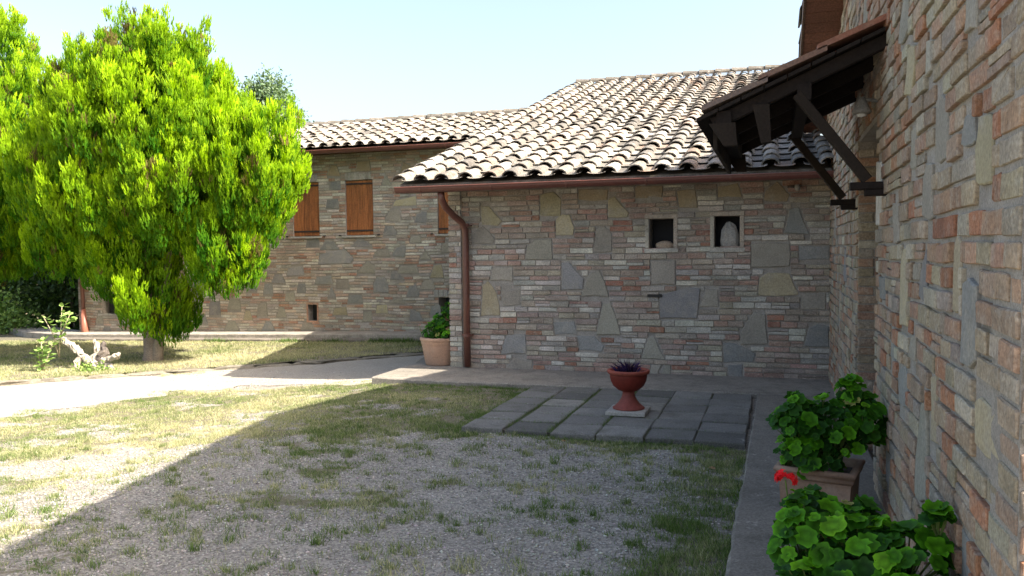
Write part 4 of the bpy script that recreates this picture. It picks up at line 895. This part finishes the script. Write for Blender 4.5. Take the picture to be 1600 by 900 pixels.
def geranium(loc,vols,n,size,label,seed,flowers=(),droop=.2):
    r=random.Random(seed); root=empty('geranium',loc); tag(root,label,'potted plant'); stems=MB(); rest=MB(); L0=Vector(loc)
    tot=[v[3]*v[4]+v[3]*v[5]+v[4]*v[5] for v in vols]; c0=Vector((0,0,0))
    for i in range(n):
        v=r.choices(vols,tot)[0]; u=Vector((r.gauss(0,1),r.gauss(0,1)-.45,r.gauss(0,1)+.55)).normalized(); s=r.uniform(.62,1.02)
        p=Vector((v[0]+u.x*v[3]*s,v[1]+u.y*v[4]*s,v[2]+u.z*v[5]*s))-L0
        if L0.x+p.x>.62 and L0.x>0 : p.x=.60-L0.x
        nv=(u*.8+Vector((r.uniform(-.5,.5),r.uniform(-.7,.2),.75))).normalized()
        q=nv.to_track_quat('Z','Y'); sz=size*r.uniform(.5,1.3)*(1 if s>.8 else .95)
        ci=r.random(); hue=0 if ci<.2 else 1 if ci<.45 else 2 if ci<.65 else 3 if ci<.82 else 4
        if s>.92 and u.z>.2 and r.random()<.35: hue=r.choice([3,5])  # outer upper leaves lighter, light from above put into the colour
        if s<.78: hue=r.choice([0,4,1])  # inner leaves dark green, shade within the plant put into the colour
        if r.random()<.012: hue=6
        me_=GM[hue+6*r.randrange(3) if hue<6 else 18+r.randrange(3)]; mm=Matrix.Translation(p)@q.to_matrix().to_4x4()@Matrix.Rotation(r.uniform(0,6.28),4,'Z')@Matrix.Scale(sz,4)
        if i<280:
            o=bpy.data.objects.new('leaf',me_); COL.objects.link(o); o.parent=root; o.matrix_local=mm
        else: rest.add([mm@q_.co for q_ in me_.vertices],[list(f_.vertices) for f_ in me_.polygons],[tuple(a_.color)[:3] for a_ in me_.attributes['col'].data])
        b=Vector((v[0],v[1],v[2]-v[5]*.8))-L0; stems.tube([b.lerp(p,.25)-Vector((0,0,.02)),b.lerp(p,.7)-Vector((0,0,.01)),p],[.0035,.003,.002],4,(.14,.20,.06),caps=False)
    if rest.v: o=rest.build('foliage',M_GER,root,True); o['kind']='stuff'
    stems.build('stems',M_GER,root)
    for (fx,fy,fz,fr,fc,nb) in flowers:
        f=empty('flower_head',Vector((fx,fy,fz))-L0,root)
        for k in range(nb):
            u=Vector((r.gauss(0,1),r.gauss(0,1),abs(r.gauss(0,1)))).normalized()*fr*r.uniform(.5,1); m_=MB(); s=fr*r.uniform(.32,.46); vs=[u]; 
            a_=u.normalized(); e1=a_.orthogonal().normalized(); e2=a_.cross(e1)
            for j in range(10):
                t=2*math.pi*j/10; rad=s*(1 if j%2 else .55); vs.append(u+e1*rad*cos(t)+e2*rad*sin(t)+a_*s*.25)
            m_.add(vs,[[0,1+j,1+(j+1)%10] for j in range(10)],fc); m_.build('blossom',M_GER,f)
        m_=MB(); m_.tube([(0,0,0),(.01,.02,-.08),(.03,.05,-.2)],.003,5,(.15,.25,.07)); m_.build('flower_stalk',M_GER,f)
    return root
def planter(loc,L,Wd,Hh,ang,label,col):
    t=empty('planter',loc); t.rotation_euler=(0,0,ang); tag(t,label,'planter')
    def sq(mb,prof,flip=False):
        vs=[]
        for ex,z in prof: vs+=[(-L/2-ex,-Wd/2-ex,z),(L/2+ex,-Wd/2-ex,z),(L/2+ex,Wd/2+ex,z),(-L/2-ex,Wd/2+ex,z)]
        n=len(prof); mb.add(vs,[[i*4+k,i*4+(k+1)%4,(i+1)*4+(k+1)%4,(i+1)*4+k] for i in range(n-1) for k in range(4)],col)
    mb=MB(); sq(mb,[(-.015,0),(-.005,Hh-.09),(.0,Hh-.07),(-.03,Hh-.09),(-.04,.02)]); mb.build('body',M_TERRA,t)
    mb=MB(); sq(mb,[(-.004,Hh-.075),(.004,Hh-.07),(.012,Hh-.055),(.006,Hh-.045),(.016,Hh-.035),(.024,Hh-.018),(.018,Hh-.004),(.006,Hh),(-.014,Hh-.004),(-.02,Hh-.02),(-.022,Hh-.07)]); mb.build('rim',M_TERRA,t,True)
    mb=MB(); sq(mb,[(-.022,Hh-.05),(-L*0-.023,Hh-.05)]); mb.box((-L/2+.02,-Wd/2+.02,Hh-.08),(L/2-.02,Wd/2-.02,Hh-.05),(.08,.06,.045)); mb.build('soil',M_SOIL,t)
    return t
planter((.26,5.10,.055),.40,.36,.285,R(-13),'terracotta trough planter with rolled rim under the farther geranium by the right wall',(.30,.19,.13))
planter((.30,3.30,.055),.44,.40,.27,R(-4),'terracotta trough planter hidden under the nearest geranium by the right wall',(.34,.265,.22))
geranium((.27,5.1,.28),[(.14,5.02,.58,.16,.2,.14),(.33,5.08,.54,.24,.24,.20),(.50,5.12,.60,.14,.2,.16),(.22,5.0,.42,.22,.17,.12),(.42,5.1,.78,.07,.08,.07),(.12,5.0,.70,.07,.1,.07)],400,.040,'bushy green geranium in the farther trough planter by the right wall',61)
geranium((.30,3.3,.28),[(.13,3.35,.46,.14,.22,.18),(.30,3.32,.44,.22,.25,.16),(.46,3.25,.46,.17,.2,.13),(.20,3.15,.32,.24,.2,.14),(.44,3.08,.34,.2,.2,.14),(.56,3.2,.62,.05,.08,.05),(.15,3.50,.50,.13,.10,.13),(.30,3.5,.48,.14,.1,.12)],430,.042,'bright green geranium with one red bloom nearest the camera by the right wall',62,flowers=[(.045,3.42,.672,.044,(.75,.02,.03),30)])
# big round pot at the corner of the low house
POT=(-4.37,10.40,.062)
t=empty('flower_pot',POT); tag(t,'large round terracotta pot at the left corner of the low brick house','flower pot')
mb=MB(); mb.lathe([(.0,0),(.205,.0),(.215,.02),(.255,.25),(.262,.285),(.272,.30),(.268,.32),(.28,.335),(.288,.355),(.283,.375),(.26,.38),(.245,.36),(.235,.32)],(0,0,0),40,(.42,.26,.18)); mb.build('body',M_TERRA,t,True)
mb=MB(); mb.lathe([(0,.335),(.24,.335)],(0,0,0),24,(.1,.08,.06)); mb.build('soil',M_SOIL,t)
geranium((-4.37,10.40,.40),[(-4.45,10.33,.52,.15,.16,.13),(-4.30,10.36,.62,.17,.18,.18),(-4.22,10.38,.80,.12,.13,.13),(-4.25,10.35,.5,.2,.2,.12)],270,.034,'green geranium with a pink flower growing in the large round corner pot',63,flowers=[(-4.63,10.28,.60,.022,(.80,.22,.28),6),(-4.59,10.24,.53,.014,(.72,.25,.25),4)])
# ---------------------------------------------------------------- urn on its slab
t=tag(empty('stone_slab',(-1.32,7.71,.056)),'pale square concrete slab lying under the urn on the paving','slab')
mb=MB(); e=.006; s_=.185; 
vs=[(x*s_,y*s_,0) for x,y in ((-1,-1),(1,-1),(1,1),(-1,1))]+[(x*s_,y*s_,.03) for x,y in ((-1,-1),(1,-1),(1,1),(-1,1))]+[(x*(s_-e),y*(s_-e),.036) for x,y in ((-1,-1),(1,-1),(1,1),(-1,1))]
mb.add(vs,[[k,(k+1)%4,4+(k+1)%4,4+k] for k in range(4)]+[[4+k,4+(k+1)%4,8+(k+1)%4,8+k] for k in range(4)]+[[8,9,10,11]],(.42,.40,.36)); o=mb.build('slab',M_ROCK,t)
o.parent=None; bpy.data.objects.remove(t); o.name='stone_slab'; o.location=(-1.32,7.71,.056); tag(o,'pale square concrete slab lying under the urn on the paving','slab')
t=empty('urn_planter',(-1.32,7.73,.093)); tag(t,'reddish terracotta pedestal urn standing on a small slab in the paving','urn')
mb=MB(); mb.lathe([(.06,.165),(.10,.18),(.145,.22),(.168,.265),(.176,.30),(.178,.325),(.172,.345)],(0,0,0),48,(.19,.030,.020)); mb.build('bowl',M_PLAST,t,True)
mb=MB(); mb.lathe([(.172,.33),(.192,.335),(.200,.345),(.203,.358),(.198,.37),(.185,.374),(.172,.366),(.166,.345),(.16,.32)],(0,0,0),48,(.30,.075,.05)); mb.build('rim',M_PLAST,t,True)
mb=MB(); mb.lathe([(0,0),(.15,0),(.152,.012),(.135,.022),(.105,.05),(.078,.085),(.062,.12),(.056,.15),(.062,.168),(.075,.176)],(0,0,0),40,(.24,.065,.05)); mb.build('foot',M_PLAST,t,True)
mb=MB(); mb.lathe([(0,.335),(.168,.335)],(0,0,0),24,(.07,.05,.04)); mb.build('soil',M_SOIL,t)
t=empty('spiky_plant',(-1.32,7.73,.425)); tag(t,'dark purple spiky plant growing in the pedestal urn','potted plant')
rr=random.Random(19)
for k in range(130):
    a=rr.uniform(0,6.28); r0=rr.uniform(.0,.12)*abs(rr.gauss(0,1))**.5; L=rr.uniform(.06,.15)*(1.15-r0*4); ln=rr.uniform(.2,.8)
    p=Vector((r0*cos(a),r0*sin(a),0)); d=Vector((cos(a)*ln+rr.uniform(-.3,.3),sin(a)*ln+rr.uniform(-.3,.3),1)).normalized(); q1=p+d*L*.6; q2=q1+(d+Vector((d.x,d.y,-.5))*.7).normalized()*L*.6; sd=d.cross(Vector((sin(a),cos(a),.2))).normalized()*.005
    v=rr.uniform(.6,1.4); m_=MB(); m_.add([p-sd,p+sd,q1+sd*1.3,q1-sd*1.3,q2],[[0,1,2,3],[3,2,4]],(.045*v,.022*v,.085*v)); m_.build('leaf',M_GER,t)
# ---------------------------------------------------------------- grass, weeds and gravel stones
def blades(name,x,y,h,wd,col,zoff=0,lean=.5):
    n=len(x); z=gz(x,y)+(fbm(x*1.5,y*1.5,5)-.5)*.03+zoff; a=RNG.uniform(0,6.28,n); ln=RNG.uniform(0,lean,n)*h; b=RNG.uniform(0,6.28,n)
    P=np.stack([x,y,z-.003],-1); sd=np.stack([np.cos(a),np.sin(a),0*a],-1)*wd[:,None]; tip=P+np.stack([np.cos(b)*ln,np.sin(b)*ln,h],-1); mid=P+np.stack([np.cos(b)*ln*.3,np.sin(b)*ln*.3,h*.55],-1)
    V=np.stack([P-sd,P+sd,tip],1).reshape(-1,3); C=np.repeat(col,3,0); C[2::3]*=1.25
    o=np_mesh(name,V,np.arange(3*n).reshape(-1,3),C,M_GRASS); o['kind']='stuff'; return o
def grasscol(n,x,y,dry):
    t=np.clip(RNG.random(n)*.8+dry,0,1)[:,None]; g_=np.array([.05,.095,.024]);s_=np.array([.45,.42,.26]); gg=np.array([.10,.18,.035]); u=RNG.random((n,1))
    return (g_*(1-u)+gg*u)*(1-t**2)+s_*t**2
excl=lambda x,y:(((x>-2.66)&(y>6.72))|((x>-4.76)&(y>9.06))|(x>-.21))
N=1700000; x=RNG.uniform(-13,-.2,N); y=1.8+RNG.random(N)**.8*9.0
v=vegf(x,y); cl=fbm(x*9,y*11,91); k=(RNG.random(N)<np.clip(v*1.1+.015,0,1)*np.clip((cl-.34)*6,0.03,1)*np.clip(5.2/(y+1),.3,1))&~excl(x,y)&~inpoly(x+(vn(x*2.2,y*2.2,81)-.5)*.9,y+(vn(x*2.2,y*2.2,82)-.5)*.9,PATHPOLY)
x,y=x[k],y[k]; n=len(x); print('lawn blades',n)
sunlit_straw=smooth(-3.2,-5.5,x)*.28  # dry straw where sunlit, darker green where shaded: sun zone put into colour
far_=1+.05*y
blades('patchy_grass',x,y,RNG.uniform(.009,.025,n)*(1+.7*(fbm(x*5,y*5,17)>.52)),RNG.uniform(.0013,.0026,n)*far_,grasscol(n,x,y,-.22+(fbm(x*1.1,y*1.1,44)-.42)*1.8+sunlit_straw*1.9),lean=1.3)
# tufts
tx=[];ty=[];th=[]
NT=900; cx=RNG.uniform(-5.0,-.3,NT); cy=RNG.uniform(2.4,7.0,NT)
cx=np.concatenate([cx,RNG.uniform(-.75,-.24,190)]);cy=np.concatenate([cy,RNG.uniform(3.6,6.3,190)])
cx=np.concatenate([cx,RNG.uniform(-10.5,-3,360)]);cy=np.concatenate([cy,RNG.uniform(4.5,9.2,360)])
for a,b in zip(cx,cy):
    if excl(np.array(a),np.array(b)) or inpoly(np.array([a]),np.array([b]),PATHPOLY)[0]: continue
    m_=int(RNG.uniform(12,60)); sp=RNG.uniform(.015,.055); tx.append(RNG.normal(a,sp,m_));ty.append(RNG.normal(b,sp*.8,m_)); th.append(np.full(m_,RNG.uniform(.02,.055)))
tx,ty,th=map(np.concatenate,(tx,ty,th)); n=len(tx)
blades('grass_tufts',tx,ty,th*RNG.uniform(.6,1.3,n),RNG.uniform(.0016,.003,n),grasscol(n,tx,ty,(fbm(tx*1.3,ty*1.3,45)-.45)*1.5),lean=1.0)
# grass in the slab joints
jx=[];jy=[]
for i in range(1,6):
    m_=int([0,900,1300,700,160,120][i]); jx.append(RNG.normal(-2.64+i*.405-.018,.010,m_)); jy.append(RNG.uniform(6.76,9.0,m_))
for j in range(1,6): m_=750; jx.append(-2.62+2.2*RNG.random(m_)**1.6); jy.append(RNG.normal(6.74+j*.385-.010,.008,m_))
jx.append(RNG.uniform(-4.3,-.3,1500)); jy.append(RNG.normal(9.045,.02,1500)); jx.append(RNG.uniform(-2.7,-.25,2600)); jy.append(RNG.normal(6.70,.05,2600)); jx.append(RNG.normal(-2.68,.035,1200)); jy.append(RNG.uniform(6.7,9.05,1200)); jx.append(RNG.normal(-.235,.022,3200)); jy.append(RNG.uniform(2.5,6.7,3200))
jx,jy=np.concatenate(jx),np.concatenate(jy); cl=fbm(jx*4,jy*4,61); k=cl>.40; jx,jy=jx[k],jy[k]; n=len(jx)
blades('joint_grass',jx,jy,RNG.uniform(.015,.04,n)+.035*((jx>-2.66)&(jy>6.74)),RNG.uniform(.0015,.0028,n),grasscol(n,jx,jy,-.25),zoff=0,lean=.8)
# dry lawn beyond the path
N=300000; x=RNG.uniform(-18,-4.8,N); y=RNG.uniform(7.5,14.2,N); LP=[(a,b+.12) for a,b in PB[1:]]+[(-4.7,14.2),(-15,14.2),(-18,16)]
k=inpoly(x,y,LP)&(RNG.random(N)<np.clip((fbm(x*3,y*4,19)-.28)*3,.12,1)); x,y=x[k],y[k]; n=len(x); print('lawn2',n)
blades('lawn_grass',x,y,RNG.uniform(.02,.05,n),RNG.uniform(.003,.006,n),grasscol(n,x,y,.45+(fbm(x*.8,y*.8,46)-.5)*1.2-.1*smooth(-8,-6,x)),zoff=.045,lean=1.2)
# weeds along the ledge and kerb
wx=np.concatenate([RNG.normal(c,.16,240) for c in (-12.1,-9.2,-8.2,-7.2,-6.8,-6.6,-10.9)]); n=len(wx)
blades('ledge_weeds',wx,RNG.normal(14.13,.05,n),RNG.uniform(.03,.13,n),RNG.uniform(.005,.01,n),grasscol(n,wx,wx,-.35),zoff=.04,lean=.7)
# loose pebbles
def pebbles(name,x,y,r,col,m,zoff=0):
    n=len(x); z=gz(x,y)+(fbm(x*1.5,y*1.5,5)-.5)*.03+r*.25+zoff
    o=np.array([[1,0,0],[0,1,0],[-1,0,0],[0,-1,0],[0,0,1],[0,0,-1]],float); J=RNG.uniform(.65,1.25,(n,6,1)); a=RNG.uniform(0,6.28,n); ca,sa=np.cos(a)[:,None],np.sin(a)[:,None]
    q=o[None]*J*r[:,None,None]; q[...,0]*=RNG.uniform(.9,1.6,(n,1)); q[...,2]*=.6; X_=q[...,0]*ca-q[...,1]*sa; Y_=q[...,0]*sa+q[...,1]*ca
    V=np.stack([X_+x[:,None],Y_+y[:,None],q[...,2]+z[:,None]],-1).reshape(-1,3)
    f=np.array([[0,1,4],[1,2,4],[2,3,4],[3,0,4],[1,0,5],[2,1,5],[3,2,5],[0,3,5]]); F=(f[None]+(np.arange(n)*6)[:,None,None]).reshape(-1,3)
    ob=np_mesh(name,V,F,np.repeat(col,6,0),m); ob['kind']='stuff'
N=90000; y=2.2+RNG.random(N)**1.35*8.5; x=RNG.uniform(-9,-.22,N); k=(~excl(x,y))&(x>-y*1.15-.5)&(x<.1)&((vegf(x,y)<.3)|inpoly(x,y,PATHPOLY))&(y<12); x,y=x[k],y[k]; n=len(x); print('pebbles',n)
g0=RNG.uniform(.14,.55,(n,1)); col=g0*np.array([.98,.93,.83])*(1+RNG.normal(0,.05,(n,3)))
pebbles('gravel',x,y,RNG.uniform(.0025,.0075,n)*(1+.06*y)*(1+.5*(RNG.random(n)<.06)),np.clip(col,.05,.8),M_PEB)
# a few dry leaves on the ground
for k,(a,b) in enumerate(((-.42,6.0),(-1.66,6.55))):
    m_=MB(); r=random.Random(k); s=r.uniform(.02,.035); an=r.uniform(0,6); m_.add([(0,0,.008)]+[(s*cos(an+t)*(1 if i%2 else .6),s*.7*sin(an+t),.006+r.uniform(0,.018)) for i,t in enumerate([j*6.283/7 for j in range(7)])],[[0,1+i,1+(i+1)%7] for i in range(7)],(.32,.20,.10)); o=m_.build('dry_leaf',M_LEAF); o.location=(a,b,float(gz(a,b))+.012); tag(o,['small dry brown leaf lying on the dirt beside the right hand concrete strip','small pale dry leaf lying in the grass in front of the paving slabs'][k],'leaf')
